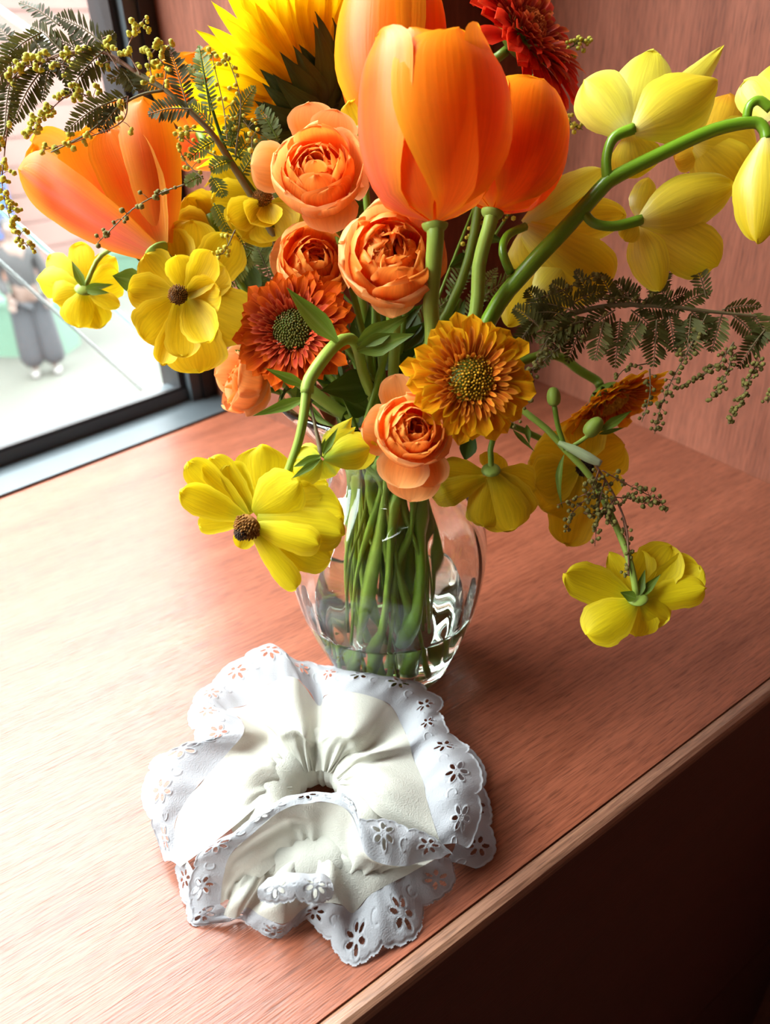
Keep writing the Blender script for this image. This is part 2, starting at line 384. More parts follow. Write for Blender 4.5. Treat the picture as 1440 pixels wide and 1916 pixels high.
# thin tubes added outside the pane, standing in for diagonal reflections in the glass
def stripe(name, label, p0, p1, off, r, mat):
    pts = []
    pl0 = FR-wn*(SILL+off)
    for (px, py) in (p0, p1):
        r_ = FW + IR*((px-720)/FPX) + IU*((958-py)/FPX)
        n3 = d3(wn); k = np.dot(d3(pl0)-CAM, n3)/np.dot(r_, n3); pts.append(CAM+r_*k)
    e = (pts[1]-pts[0])
    P = [pts[0]-e*.6, pts[0], (pts[0]+pts[1])/2, pts[1]]
    o = thing(name, label, 'stripe', tuple(P[0])); tube('strand', P, r, mat, o, seg=14)
    tube('end_cap', [P[3]-nrm(e)*r*2, P[3], P[3]+nrm(e)*r*2], [r*1.3, r*1.9, r*1.2], mat, o, seg=6)
stripe('stripe', 'pale cyan cord outside the window pane, standing in for a reflection in the glass', (0, 392), (372, 716), .10, .0024, plain('cyan_stripe', (.55, .92, .95), .6, noise=.05))
stripe('stripe', 'thin pale grey cord outside below the cyan one, standing in for a reflection in the glass', (0, 490), (290, 752), .12, .0017, plain('grey_stripe', (.30, .34, .34), .6, noise=.05))
stripe('stripe', 'white cord standing in for a diagonal line outside at the top left corner', (0, 18), (78, 74), .5, .004, plain('white_stripe', (.9, .9, .9), .6, noise=.05))
# ---- passer-by
SKIN = plain('skin', (0.0650, 0.0375, 0.0275), .6, noise=.04)
TROU = plain('charcoal_trousers', (0.0070, 0.0080, 0.0100), .9, noise=.2, scale=14)
TOP = plain('grey_brown_jacket', (0.0120, 0.0110, 0.0110), .9)
HAIR = plain('dark_hair', (0.0080, 0.0070, 0.0075), .6)
SHOE = plain('pale_shoes', (0.0700, 0.0650, 0.0600), .6)
def skinned(name, verts, edges, radii, mat, parent, sub=1, root=0):
    base = np.array(parent.location) if parent else np.zeros(3)
    me = bpy.data.meshes.new(name); me.from_pydata([tuple(np.asarray(v, float)) for v in verts], edges, [])
    o = bpy.data.objects.new(name, me); COL.objects.link(o); o.parent = parent
    sk = o.modifiers.new('skin', 'SKIN'); sk.use_smooth_shade = True
    for i, r in enumerate(radii):
        rr = r if isinstance(r, tuple) else (r, r)
        me.skin_vertices[0].data[i].radius = rr; me.skin_vertices[0].data[i].use_root = (i == root)
    if sub: s = o.modifiers.new('sub', 'SUBSURF'); s.levels = sub; s.render_levels = sub
    me.materials.append(mat); return o
pf = gp(90, 698)
fz = nrm(CAM*np.array([1, 1, 0])-pf*np.array([1, 1, 0])); sdv = np.cross(fz, [0, 0, 1])   # facing the window, their side axis
pe = thing('person', 'passer-by outside in wide charcoal trousers and greyish jacket, standing on the pavement', 'person', tuple(pf))
q = lambda s, f, z: sdv*s+fz*f+np.array([0, 0, z])
Vb = [q(0, 0, .94), q(0, 0, 1.12), q(0, -.01, 1.30), q(0, .0, 1.43), q(0, .02, 1.50), q(0, .03, 1.58), q(0, .03, 1.68),
      q(-.09, 0, .90), q(-.10, .01, .50), q(-.10, -.01, .08), q(-.10, .12, .04),
      q(.09, 0, .90), q(.11, .03, .50), q(.12, .0, .08), q(.12, .13, .04),
      q(-.17, 0, 1.39), q(-.23, -.01, 1.12), q(-.20, .10, .90), q(.17, 0, 1.39), q(.24, -.01, 1.12), q(.17, .14, .92)]
Eb = [(0,1),(1,2),(2,3),(3,4),(4,5),(5,6),(0,7),(7,8),(8,9),(9,10),(0,11),(11,12),(12,13),(13,14),(3,15),(15,16),(16,17),(3,18),(18,19),(19,20)]
Rb = [(.15,.11),(.13,.10),(.15,.11),(.10,.08),.055,(.075,.09),(.06,.075),.085,.055,.04,.035,.085,.055,.04,.035,.055,.042,.03,.055,.042,.03]
skinned('body', Vb, Eb, Rb, SKIN, pe)
skinned('trousers', [q(0,0,.98), q(-.085,0,.86), q(-.10,.02,.48), q(-.115,.02,.09), q(.085,0,.86), q(.105,.03,.48), q(.12,.02,.09)], [(0,1),(1,2),(2,3),(0,4),(4,5),(5,6)], [(.17,.14),.135,.14,.15,.135,.14,.15], TROU, pe)
skinned('jacket', [q(0,0,.93), q(0,0,1.12), q(0,-.01,1.32), q(0,0,1.44), q(-.17,0,1.38), q(-.24,-.01,1.12), q(-.21,.09,.93), q(.17,0,1.38), q(.25,-.01,1.12), q(.18,.13,.95)], [(0,1),(1,2),(2,3),(2,4),(4,5),(5,6),(2,7),(7,8),(8,9)], [(.17,.14),(.16,.13),(.17,.135),(.07,.07),.08,.065,.05,.08,.065,.05], TOP, pe)
skinned('hair', [q(0,.0,1.56), q(0,-.01,1.66), q(0,.01,1.72)], [(0,1),(1,2)], [(.085,.07),(.095,.09),(.07,.08)], HAIR, pe)
for s in (-.11, .13): skinned('shoe', [q(s,-.04,.05), q(s,.05,.05), q(s,.17,.035)], [(0,1),(1,2)], [.055,.055,.045], SHOE, pe)
for s0, f0, z0 in ((-.20, .11, .89), (.165, .15, .91)):
    pal = skinned('hand', [q(s0, f0, z0+.02), q(s0, f0+.02, z0-.05)], [(0, 1)], [(.03,.02),(.042,.02)], SKIN, pe)
    for k in range(5):
        ln = (.05, .075, .08, .072, .055)[k]; bs = q(s0+(k-2)*.017, f0+.02+(.02 if k == 0 else 0), z0-.05+(.04 if k == 0 else 0))
        skinned('finger', [bs, bs+np.array([0,0,-ln*.55])+fz*.01, bs+np.array([0,0,-ln])+fz*.025], [(0,1),(1,2)], [.01,.009,.007], SKIN, pe, sub=0)
fh = q(0, .03, 1.585)
for s in (-.03, .03):
    V, F = ico(); mk('eye', pf+fh+fz*.085+sdv*s+np.array([0, 0, .02])+V*.011, F, HAIR, pe)
    mk('ear', pf+fh+sdv*s*2.75+V*np.array([.012, .02, .03]), F, SKIN, pe)
V, F = ico(); mk('nose', pf+fh+fz*.10+np.array([0, 0, -.005])+V*.014, F, SKIN, pe)
mk('mouth', pf+fh+fz*.086+np.array([0, 0, -.05])+V*np.array([.022, .012, .007]), F, plain('lips', (0.0550, 0.0200, 0.0175), .5), pe)
# ================================================================== vase
va = thing('vase', 'ribbed clear glass vase with a flared rim, half hidden by the bouquet', 'vase', (0, 0, 0))
zs = [0, .004, .012, .03, .05, .075, .092, .106, .119, .130, .138, .147, .160, .171, .1755]
rs = [.031, .0345, .0375, .0445, .0505, .0548, .0545, .0505, .0415, .0325, .0295, .0310, .0385, .0470, .0495]
zz = np.concatenate([np.linspace(.0005, .012, 6)[:-1], np.linspace(.012, .1755, 54)])
def smooth_prof(z):
    P = catmull(np.stack([zs, rs], 1), 400); return np.interp(z, P[:, 0], P[:, 1])
rr = smooth_prof(zz)
NA = 96; aa = np.linspace(0, 2*pi, NA, endpoint=False)
rows = []
for r_, z_ in ((.010, .0036), (.022, .0030), (.0275, .0016)): rows.append(np.stack([r_*np.cos(aa), r_*np.sin(aa), np.full(NA, z_)], 1))
rib = np.cos(aa*18)
for z, r in zip(zz, rr):                                   # outer skin, faint optic ribs
    k = .00012*np.clip((z-.02)/.03, 0, 1)
    wv = 1+.02*np.clip((z-.155)/.02, 0, 1)*np.sin(aa*6)   # rim undulates a little
    rows.append(np.stack([(r+k*rib)*wv*np.cos(aa), (r+k*rib)*wv*np.sin(aa), np.full(NA, z)], 1))
th = .0022
for z, r in zip([.1775], [.0482]):
    wv = 1+.02*np.sin(aa*6); rows.append(np.stack([r*wv*np.cos(aa), r*wv*np.sin(aa), np.full(NA, z)], 1))
FLOORZ = .009
zi = np.concatenate([np.linspace(.1755, .016, 46), np.linspace(.014, FLOORZ, 4)])
def inner_r(z): return smooth_prof(z)-th-.0018*np.clip((.03-z)/.02, 0, 1)
for z in zi:
    k = .00022*np.clip((z-.015)/.03, 0, 1)
    wv = 1+.02*np.clip((z-.155)/.02, 0, 1)*np.sin(aa*6)
    r = inner_r(z) - (0.012*max(0, (.016-z)/.007)**2)
    rows.append(np.stack([(r-k*rib)*wv*np.cos(aa), (r-k*rib)*wv*np.sin(aa), np.full(NA, z)], 1))
V = np.vstack(rows); nv = len(rows); F = gridf(NA, nv, True).tolist()
F += [list(range(NA))[::-1], [(nv-1)*NA+i for i in range(NA)]]
mk('glass_body', V, F, glassmat('clear_glass', 1.45, (.985, .995, .985)), va)
# water
WZ = .050
rows = []
for z in np.concatenate([np.linspace(FLOORZ-.0004, .016, 5), np.linspace(.018, WZ-.0012, 14), [WZ, WZ]]):
    r = inner_r(min(z, WZ)) - (0.012*max(0, (.016-z)/.007)**2) + .0006
    if len(rows) == 20: r -= .0025
    rows.append(np.stack([r*np.cos(aa), r*np.sin(aa), np.full(NA, z if len(rows) < 19 else (WZ if len(rows) == 19 else WZ-.0008))], 1))
V = np.vstack(rows); nv = len(rows); F = gridf(NA, nv, True).tolist()
F += [list(range(NA))[::-1], [(nv-1)*NA+i for i in range(NA)]]
o = mk('water', V, F, glassmat('water', 1.33, (.97, .995, .975)), va, label='clear water filling the lower third'); 
# ================================================================== flower builders
rnd = random.Random(7)
def wfun(t, shape):
    tm, b, a, e = {'r': (.64, .20, 2.4, .5), 'e': (.52, .16, 2.0, .55), 'p': (.46, .18, 1.35, .85), 'n': (.55, .35, 2.2, .55), 'b': (.72, .30, 3.2, .45), 'f': (.8, .28, 5, .4), 'l': (.42, .12, 1.2, 1.0)}[shape]
    t = np.asarray(t, float)
    up = b+(1-b)*np.sin(np.clip(t/tm, 0, 1)*pi/2)
    x = np.clip((t-tm)/(1-tm), 0, 1)
    return np.where(t <= tm, up, (1-x**a)**e)
def petal_bt(parent, mat, B, T, w, roll=0, bend=.1, cup=.15, shape='r', ruf=.05, seed=0, nu=9, nv=13, name='petal', view=None, label=None, tip=0.0):
    """petal from base B to tip T, its face turned to the viewer and then rolled about its length"""
    B = np.asarray(B, float); T = np.asarray(T, float); ax = T-B; L = np.linalg.norm(ax); ax = ax/L
    n0 = (CAM-B if view is None else view); n0 = nrm(n0-ax*np.dot(n0, ax)); n0 = rot(n0, ax, math.radians(roll)); xx = np.cross(ax, n0)
    r = random.Random(seed*91+17); p1, p2, p3 = r.random()*6, r.random()*6, r.random()*6
    if w > .012: nu, nv = 13, 18
    t = 1-(1-np.linspace(0, 1, nv)[:, None])**1.7; s = np.linspace(-1, 1, nu)[None, :]
    t2 = t*np.ones_like(s); s2 = s*np.ones_like(t)
    hw = wfun(t2, shape)*w/2
    hw = hw*(1+.05*np.sin(t2*5+p3)+(.03*np.sin(t2*19+p1)+.018*np.sin(t2*37+p2+s2))*np.clip(ruf*14, 0, 1))
    off = -bend*L*4*t2*(1-t2)*.5 + cup*hw*s2**2*1.0 + ruf*w*(np.sin(s2*3.3+p1+t2*2)*.45+np.sin(s2*7+p2)*.22*np.abs(s2))*t2**1.6 + tip*L*np.clip(t2-.7, 0, 1)**2*8
    lon = -.05*L*s2**2*np.sin(t2*pi)*.5 + L*(.018*np.sin(s2*6+p3)+np.clip(ruf*10, 0, 1)*.014*np.sin(s2*13+p1))*t2**5
    V = (B + ax*(t2*L+lon)[..., None] + xx*(s2*hw)[..., None] + n0*off[..., None]).reshape(-1, 3)
    uv = np.stack([(s2*.5+.5).ravel(), t2.ravel()], 1)
    return mk(name, V, gridf(nu, nv), mat, parent, uv, label=label)
_sd = [0]
def px_petals(parent, mat, d, specs, name='petal', ruf=.05):
    """specs: base px, tip px, width px, depth shift of base and tip (cm), bend, cup, roll, outline[, material]"""
    for q_ in specs:
        bx, by, tx, ty, w_, db, dt, bend, cup, roll, sh = q_[:11]
        mt_ = q_[11] if len(q_) > 11 else mat
        _sd[0] += 1
        petal_bt(parent, mt_, at(bx, by, d+db/100), at(tx, ty, d+dt/100), w_*d/FPX, roll, bend, cup, sh, ruf, _sd[0], name=name)
NSTEM = [0]
def stem(parent, pts, r, mat, vase=True, name='stem', k=None, seg=30, bz=None):
    """stem from the flower head down through the neck of the vase into the water"""
    P = [np.asarray(p, float) for p in pts]
    if vase:
        i = NSTEM[0] if k is None else k
        if k is None: NSTEM[0] += 1
        a = i*2.39996; q = .0235*sqrt((i*13 % 34+.8)/34)
        nx, ny = q*cos(a), q*sin(a)
        # lean the neck point toward where the stem comes from
        c = P[-1][:2]; l = np.linalg.norm(c); lean = c/l*min(.008, l*.15) if l > 0 else 0
        npt = np.array([nx*.85, ny*.85])+lean*.5
        an_ = (.9 if i % 2 else -1.0); dr_ = np.array([nx*cos(an_)-ny*sin(an_), nx*sin(an_)+ny*cos(an_)])/(q+1e-6); bt = dr_*(.010+.020*q/.024)+np.array([.004*sin(i*7.1), .004*cos(i*5.3)])
        z_ = .0125+.005*(i % 3) if bz is None else bz
        P += [np.array([npt[0], npt[1], .142]), np.array([(npt[0]+bt[0])/2*1.2, (npt[1]+bt[1])/2*1.2, .078]), np.array([bt[0], bt[1], z_])]
    return tube(name, P, r, mat, parent, n=8, seg=seg)
def lathe_dome(parent, mat, P, axis, R, H, name='centre', bumps=0, n=20, rows=8):
    X, Y, Z = frame(axis); V = []; a = np.linspace(0, 2*pi, n, endpoint=False)
    for j in range(rows):
        f = j/(rows-1)*pi/2*.98; r = R*cos(f); z = H*sin(f)
        for q in a: V.append(P+X*r*cos(q)+Y*r*sin(q)+Z*z)
    F = gridf(n, rows, True).tolist()+[[(rows-1)*n+i for i in range(n)], list(range(n))[::-1]]
    return mk(name, V, F, mat, parent)
def florets(parent, mat, P, axis, R, H, n, ln, r, name='florets', out=.5, r0=.0):
    """tiny pegs packed in a spiral over a dome: nobody could count them"""
    X, Y, Z = frame(axis); acc = Acc(); sv, sf = ico()
    for i in range(n):
        q = sqrt((i+.5)/n); q = r0+(1-r0)*q; a = i*2.39996
        dr = X*cos(a)+Y*sin(a)
        b = P+dr*R*q+Z*H*(1-q*q); u = nrm(Z+dr*out*q)
        x_, y_, z_ = frame(u)
        k = ln*(.75+.5*rnd.random()); rr_ = r*(.8+.4*rnd.random())
        V = b+np.outer(sv[:, 0]*rr_, x_)+np.outer(sv[:, 1]*rr_, y_)+np.outer((sv[:, 2]*.5+.5)*k, z_)
        acc.add(V, sf, np.stack([np.full(12, .5), sv[:, 2]*.5+.5], 1))
    return acc.build(name, mat, parent, kind='stuff')
def rev_patch(parent, mat, P, axis, hint, az, rp, zp, ha, shape='b', nu=11, nv=13, ruf=.0, seed=0, name='petal', flat=.0, tipz=0.0):
    """petal lying on a surface of revolution: radius/height profiles rp, zp; half angle ha; az 0 = toward hint"""
    Z = nrm(axis); X = nrm(hint-Z*np.dot(hint, Z)); Y = np.cross(Z, X)
    r = random.Random(seed*53+3); p1, p2 = r.random()*6, r.random()*6
    t = (1-(1-np.linspace(0, 1, nv)[:, None])**1.7)*np.ones((1, nu)); s = np.linspace(-1, 1, nu)[None, :]*np.ones((nv, 1))
    R_ = np.interp(t, np.linspace(0, 1, len(rp)), rp); Z_ = np.interp(t, np.linspace(0, 1, len(zp)), zp)
    if len(rp) > 3:
        tt = np.linspace(0, 1, 40); cr = catmull(np.stack([rp, zp], 1), 40); R_ = np.interp(t, tt, cr[:, 0]); Z_ = np.interp(t, tt, cr[:, 1])
    A = az + ha*wfun(t, shape)*s
    sc = max(rp)
    R_ = R_*(1+flat*s**2) + ruf*sc*(np.sin(s*3.5+p1)*.5+np.sin(s*8+p2)*.25)*t**2
    Z_ = Z_ + ruf*sc*.6*np.sin(s*5+p2)*t**3 - tipz*sc*s**2*t**2
    V = (P + X*(R_*np.cos(A))[..., None] + Y*(R_*np.sin(A))[..., None] + Z*Z_[..., None]).reshape(-1, 3)
    return mk(name, V, gridf(nu, nv), mat, parent, np.stack([(s*.5+.5).ravel(), t.ravel()], 1))
def blade_mesh(name, L, w, e0, e1, cup, shape, mat, seed=0, nu=5, nv=8, r0=0, twist=0, notch=0):
    """radiating petal in a flower's own frame: x out, y across, z along the axis"""
    r = random.Random(seed); t = np.linspace(0, 1, nv)[:, None]*np.ones((1, nu)); s = np.linspace(-1, 1, nu)[None, :]*np.ones((nv, 1))
    e = np.linspace(e0, e1, 24); xs = np.concatenate([[0], np.cumsum(np.cos(e))])*L/24; zs_ = np.concatenate([[0], np.cumsum(np.sin(e))])*L/24
    tt = np.linspace(0, 1, 25); x = np.interp(t, tt, xs); z = np.interp(t, tt, zs_)
    hw = wfun(t, shape)*w/2; tw = twist*t
    y = s*hw*np.cos(tw); z = z+cup*hw*s**2+s*hw*np.sin(tw) + .04*w*np.sin(s*5+seed)*t
    x = x+r0-notch*L*(np.cos(s*4.2)*.5+.5)*t**6*.3
    V = np.stack([x.ravel(), y.ravel(), z.ravel()], 1)
    me = bpy.data.meshes.new(name); me.from_pydata(V.tolist(), [], gridf(nu, nv).tolist())
    me.polygons.foreach_set('use_smooth', [True]*len(me.polygons))
    ul = me.uv_layers.new(name='UVMap'); li = np.empty(len(me.loops), int); me.loops.foreach_get('vertex_index', li)
    uv = np.stack([(s*.5+.5).ravel(), t.ravel()], 1); ul.data.foreach_set('uv', uv[li].ravel()); me.materials.append(mat); return me
def ray_row(parent, axis, hint, n, meshes, ph=0, zoff=0, jit=.05, tilt=.08, name='petal', sc=.08, P=None):
    """a ring of petals, each an object of its own sharing one of a few meshes"""
    Z = nrm(axis); X = nrm(np.asarray(hint)-Z*np.dot(hint, Z)); Y = np.cross(Z, X)
    off = np.zeros(3) if P is None else np.asarray(P)-np.array(parent.location)
    B = Matrix(((X[0], Y[0], Z[0], off[0]), (X[1], Y[1], Z[1], off[1]), (X[2], Y[2], Z[2], off[2]), (0, 0, 0, 1)))
    first = [None]*len(meshes)
    for i in range(n):
        k = rnd.randrange(len(meshes))
        if first[k] is None: o = bpy.data.objects.new(name, meshes[k]); first[k] = o
        else: o = first[k].copy()
        COL.objects.link(o); o.parent = parent
        a = ph+2*pi*i/n+rnd.uniform(-jit, jit); s_ = 1+rnd.uniform(-sc, sc)
        o.matrix_local = B @ Matrix.Translation((0, 0, zoff)) @ Matrix.Rotation(a, 4, 'Z') @ Matrix.Rotation(rnd.uniform(-tilt, tilt), 4, 'Y') @ Matrix.Rotation(rnd.uniform(-tilt, tilt)*1.5, 4, 'X') @ Matrix.Diagonal((s_, s_, s_, 1))
def leaf(parent, B, T, w, mat, roll=0, bend=.12, cup=.35, name='leaf', shape='l', seed=0, nv=12, label=None):
    return petal_bt(parent, mat, B, T, w, roll, bend, cup, shape, .04, seed, nu=7, nv=nv, name=name, label=label)
def px_leaf(parent, d, spec, mat):
    for (bx, by, tx, ty, w_, db, dt, bend, roll) in spec:
        _sd[0] += 1
        leaf(parent, at(bx, by, d+db/100), at(tx, ty, d+dt/100), w_*d/FPX, mat, roll, bend, seed=_sd[0])
# ---- petal colours
GREEN = petalmat('green_stem', [(0, (.15, .25, .025)), (1, (.19, .30, .03))], vein=.1, trans=.12, veins=9, rough=.4)
GREENP = petalmat('pale_green_stem', [(0, (.30, .42, .07)), (1, (.26, .38, .05))], vein=.1, trans=.15, veins=9, rough=.4)
GREENB = petalmat('bright_green_stem', [(0, (.15, .30, .012)), (1, (.19, .36, .016))], vein=.12, trans=.1, veins=9, rough=.3, spec=.5)
LEAF = petalmat('dark_leaf', [(0, (.048, .088, .008)), (1, (.060, .11, .010))], mid=(.10, .16, .03), vein=.25, trans=.25, veins=20, rough=.42)
LEAFM = petalmat('fresh_leaf', [(0, (.15, .23, .02)), (1, (.11, .18, .014))], mid=(.21, .29, .05), vein=.2, trans=.3, veins=20, rough=.42)
BRACT = petalmat('bract_green', [(0, (.075, .10, .02)), (1, (.045, .065, .014))], vein=.35, trans=.15, veins=14)
FERN = petalmat('acacia_leaflet', [(0, (.066, .062, .014)), (1, (.092, .086, .022))], vein=.1, trans=.20, rough=.5, var=.3)
FERNG = petalmat('acacia_leaflet_green', [(0, (.14, .19, .035)), (1, (.21, .27, .08))], vein=.1, trans=.3, rough=.45, var=.3)
FERNR = petalmat('acacia_leaflet_olive', [(0, (.100, .104, .020)), (1, (.14, .142, .034))], vein=.1, trans=.22, rough=.5, var=.35)
TWIG = plain('acacia_twig', (.16, .12, .05), .6, scale=200)
TWIGR = plain('acacia_twig_red', (.20, .085, .045), .6, scale=200)
BALLY = plain('mimosa_ball', (.60, .54, .06), .8, scale=900, noise=.4, trans=.15)
BALLG = plain('acacia_bud', (.185, .16, .032), .8, scale=900, noise=.4, trans=.1)
TUL = petalmat('tulip_orange', [(0, (.85, .36, .05)), (.12, (.92, .22, .02)), (.55, (.96, .17, .004)), (1, (1.0, .33, .008))], edge=(1.0, .42, .015), edgew=.30, vein=.12, trans=.46, rough=.38)
TULP = petalmat('tulip_blush', [(0, (.82, .26, .10)), (.3, (.86, .16, .06)), (.7, (.90, .125, .008)), (1, (.96, .27, .010))], edge=(1.0, .34, .015), edgew=.28, mid=(.84, .17, .09), vein=.14, trans=.40, rough=.38)
TULR = petalmat('tulip_red_orange', [(0, (.9, .10, .03)), (.5, (.95, .10, .02)), (1, (.98, .28, .02))], edge=(1.0, .38, .04), edgew=.25, vein=.1, trans=.45)
ROSE = petalmat('rose_peach', [(0, (.96, .26, .03)), (.6, (.98, .36, .08)), (1, (1.0, .47, .15))], edge=(1.0, .54, .22), edgew=.2, vein=.14, trans=.42, veins=22)
ROSEI = petalmat('rose_deep', [(0, (.85, .08, .008)), (.55, (.96, .17, .010)), (1, (1.0, .34, .05))], edge=(1.0, .42, .10), edgew=.12, vein=.2, trans=.42, veins=26)
ROSEG = petalmat('rose_guard', [(0, (.98, .28, .02)), (.6, (.98, .34, .06)), (1, (1.0, .48, .18))], edge=(1.0, .50, .20), edgew=.15, vein=.12, trans=.40, veins=20)
YEL = petalmat('yellow_petal', [(0, (.62, .50, .01)), (.35, (.78, .55, .008)), (1, (.86, .62, .012))], edge=(.90, .68, .03), edgew=.18, vein=.22, trans=.45, veins=30)
YELB = petalmat('bright_yellow_petal', [(0, (.62, .62, .02)), (.3, (.88, .72, .008)), (1, (.95, .80, .015))], edge=(.97, .82, .03), edgew=.15, vein=.20, trans=.45, veins=30)
YELG = petalmat('green_yellow_petal', [(0, (.40, .58, .06)), (.4, (.82, .78, .03)), (1, (.92, .82, .02))], edge=(.95, .85, .05), mid=(.55, .68, .10), vein=.15, trans=.42, veins=24)
ORC = petalmat('orchid_yellow', [(0, (.95, .82, .26)), (.2, (.93, .74, .06)), (1, (.92, .68, .010))], edge=(.95, .80, .05), edgew=.15, vein=.20, trans=.40, veins=26, rough=.36, spec=.5)
ORCL = petalmat('orchid_pale', [(0, (.92, .88, .36)), (.3, (.93, .84, .10)), (1, (.93, .82, .05))], edge=(.95, .88, .16), vein=.15, trans=.42, veins=26, rough=.36, spec=.5)
ORCO = petalmat('orchid_ochre', [(0, (.80, .55, .03)), (.8, (.78, .46, .02)), (1, (.72, .30, .012))], edge=(.80, .50, .03), vein=.2, trans=.4, veins=26)
SUN = petalmat('sunflower_yellow', [(0, (.92, .50, .004)), (.4, (.97, .66, .004)), (1, (.98, .78, .008))], vein=.20, trans=.48, veins=16)
GO1 = petalmat('gerbera_outer', [(0, (.62, .13, .004)), (.5, (.88, .28, .004)), (1, (.95, .44, .006))], edge=(.97, .55, .010), edgew=.22, vein=.2, trans=.38, veins=14, rough=.7, spec=.08)
GO2 = petalmat('gerbera_inner', [(0, (.40, .055, .004)), (.6, (.66, .14, .008)), (1, (.84, .30, .03))], edge=(.86, .32, .02), edgew=.2, vein=.2, trans=.3, veins=10, rough=.7, spec=.08)
GO3 = petalmat('gerbera_disc', [(0, (.46, .17, .004)), (1, (.74, .40, .014))], vein=.2, trans=.2)
GR1 = petalmat('rust_outer', [(0, (.28, .012, .001)), (.6, (.52, .045, .002)), (1, (.80, .15, .003))], edge=(.72, .11, .004), edgew=.2, vein=.2, trans=.38, veins=14, rough=.7, spec=.08)
GR2 = petalmat('rust_inner', [(0, (.20, .009, .003)), (.6, (.40, .026, .007)), (1, (.58, .09, .03))], edge=(.60, .10, .022), edgew=.2, vein=.2, trans=.3, veins=10, rough=.7, spec=.08)
GR3 = petalmat('rust_disc', [(0, (.045, .045, .006)), (1, (.17, .15, .02))], vein=.2, trans=.15)
GD1 = petalmat('red_outer', [(0, (.42, .012, .006)), (.6, (.80, .028, .010)), (1, (.92, .07, .012))], edge=(.92, .06, .02), edgew=.2, vein=.2, trans=.40, veins=14)
GD2 = petalmat('red_inner', [(0, (.38, .012, .008)), (.6, (.62, .04, .012)), (1, (.86, .22, .03))], edge=(.80, .13, .05), edgew=.2, vein=.2, trans=.3, veins=10)
BROWN = plain('brown_stamens', (.26, .105, .008), .8, scale=1200, noise=.5)
DARKC = plain('dark_stamens', (.045, .022, .010), .8, scale=1200, noise=.5)
# ================================================================== the bouquet
GT, GR_, GY, GG = 'orange tulips in the vase', 'peach garden roses in the vase', 'yellow buttercup-like blooms in the vase', 'gerberas in the vase'
def tulip(label, px, py, d, axis, H, R, petals, mids=(), hint=None, r=.0036, open_=0, mats=(TUL, TULP), k=None):
    P = at(px, py, d); hint = (CAM-P) if hint is None else hint
    o = thing('tulip', label, 'tulip', P, GT)
    for i, (az, kind, ha, fr, mt_, *hz) in enumerate(petals):
        hz = hz[0] if hz else 1.0
        ro = R*(1.0 if kind == 'o' else .90)*fr
        rp = [.10*ro, .66*ro, .93*ro, 1.0*ro, (.93+.1*open_)*ro, (.70+.3*open_)*ro]
        zp = [0, .10*H, .30*H, .52*H, .78*H, (1.0 if kind == 'o' else .97)*H*(1+rnd.uniform(-.03, .03))]
        zp = [z_*(1 if j_ < 3 else 1+(hz-1)*(j_-2)/3) for j_, z_ in enumerate(zp)]
        rev_patch(o, mats[mt_], P, axis, hint, math.radians(az), rp, zp, math.radians(ha), 'b', 13, 16, .022, i*3+int(px), flat=.05 if kind == 'o' else .02, tipz=.03)
    lathe_dome(o, GREENP, P-nrm(axis)*.001, -nrm(axis), .0055, .004, 'receptacle')
    stem(o, [P-nrm(axis)*.001, P-nrm(axis)*.008]+[at(*q_) for q_ in mids], [r, r*.95, r*.9], GREENP, k=k)
    return o
tulip('largest orange tulip, closed and egg-shaped, upright at the front top centre', 813, 414, .315, camdir(-.035, 1, .13), .0725, .0300,
      [(30, 'o', 58, 1.02, 0, .90), (-74, 'o', 62, 1.0, 1, .99), (165, 'o', 62, 1, 0, 1.03), (-24, 'i', 46, 1.0, 0, .97), (84, 'i', 56, 1.03, 0, 1.02), (205, 'i', 56, 1, 0, 1.04)],
      [(806, 560, .335), (802, 680, .355)])
tulip('orange tulip tucked behind the right side of the largest tulip', 922, 392, .365, camdir(.22, 1, .02), .0565, .0275,
      [(30, 'o', 60, 1, 0), (-70, 'o', 60, 1, 0), (150, 'o', 60, 1, 1), (80, 'i', 54, 1, 0), (-20, 'i', 54, 1, 0), (200, 'i', 54, 1, 0)],
      [(897, 490, .37), (868, 640, .378)])
tulip('orange tulip rising behind the largest tulip, cut by the top edge', 728, 265, .385, camdir(.03, 1, .0), .080, .0275,
      [(-25, 'o', 58, 1, 0), (60, 'o', 58, 1, 0), (180, 'o', 60, 1, 0), (-80, 'i', 54, 1.05, 0), (20, 'i', 54, 1, 0), (120, 'i', 54, 1, 0)],
      [(735, 420, .385), (740, 560, .385)], r=.003)
# left tulip, wide open and leaning left
P = at(292, 466, .37); o = thing('tulip', 'wide open orange tulip leaning out left under the acacia branch', 'tulip', P, GT)
px_petals(o, TUL, .37, [
    (300, 455, 215, 188, 150, 1.5, 4.0, -.10, -.25, 0, 'b'),
    (306, 452, 268, 186, 118, .2, 1.5, -.16, -.35, 12, 'b'),
    (292, 462, 62, 268, 120, 1.0, 3.2, .12, .3, -10, 'b'),
    (296, 462, 150, 246, 150, .3, 1.2, .10, .28, -6, 'b'),
    (298, 460, 205, 243, 118, .0, .6, -.05, .22, 6, 'b'),
    (286, 474, 38, 318, 118, -.3, .4, -.14, -.40, -24, 'b', TULP)], ruf=.03)
lathe_dome(o, GREENP, P, camdir(.5, -.8, 0), .006, .004, 'receptacle')
stem(o, [P, at(330, 505, .375), at(470, 640, .39), at(620, 760, .395)], [.0034, .0032], GREENP)
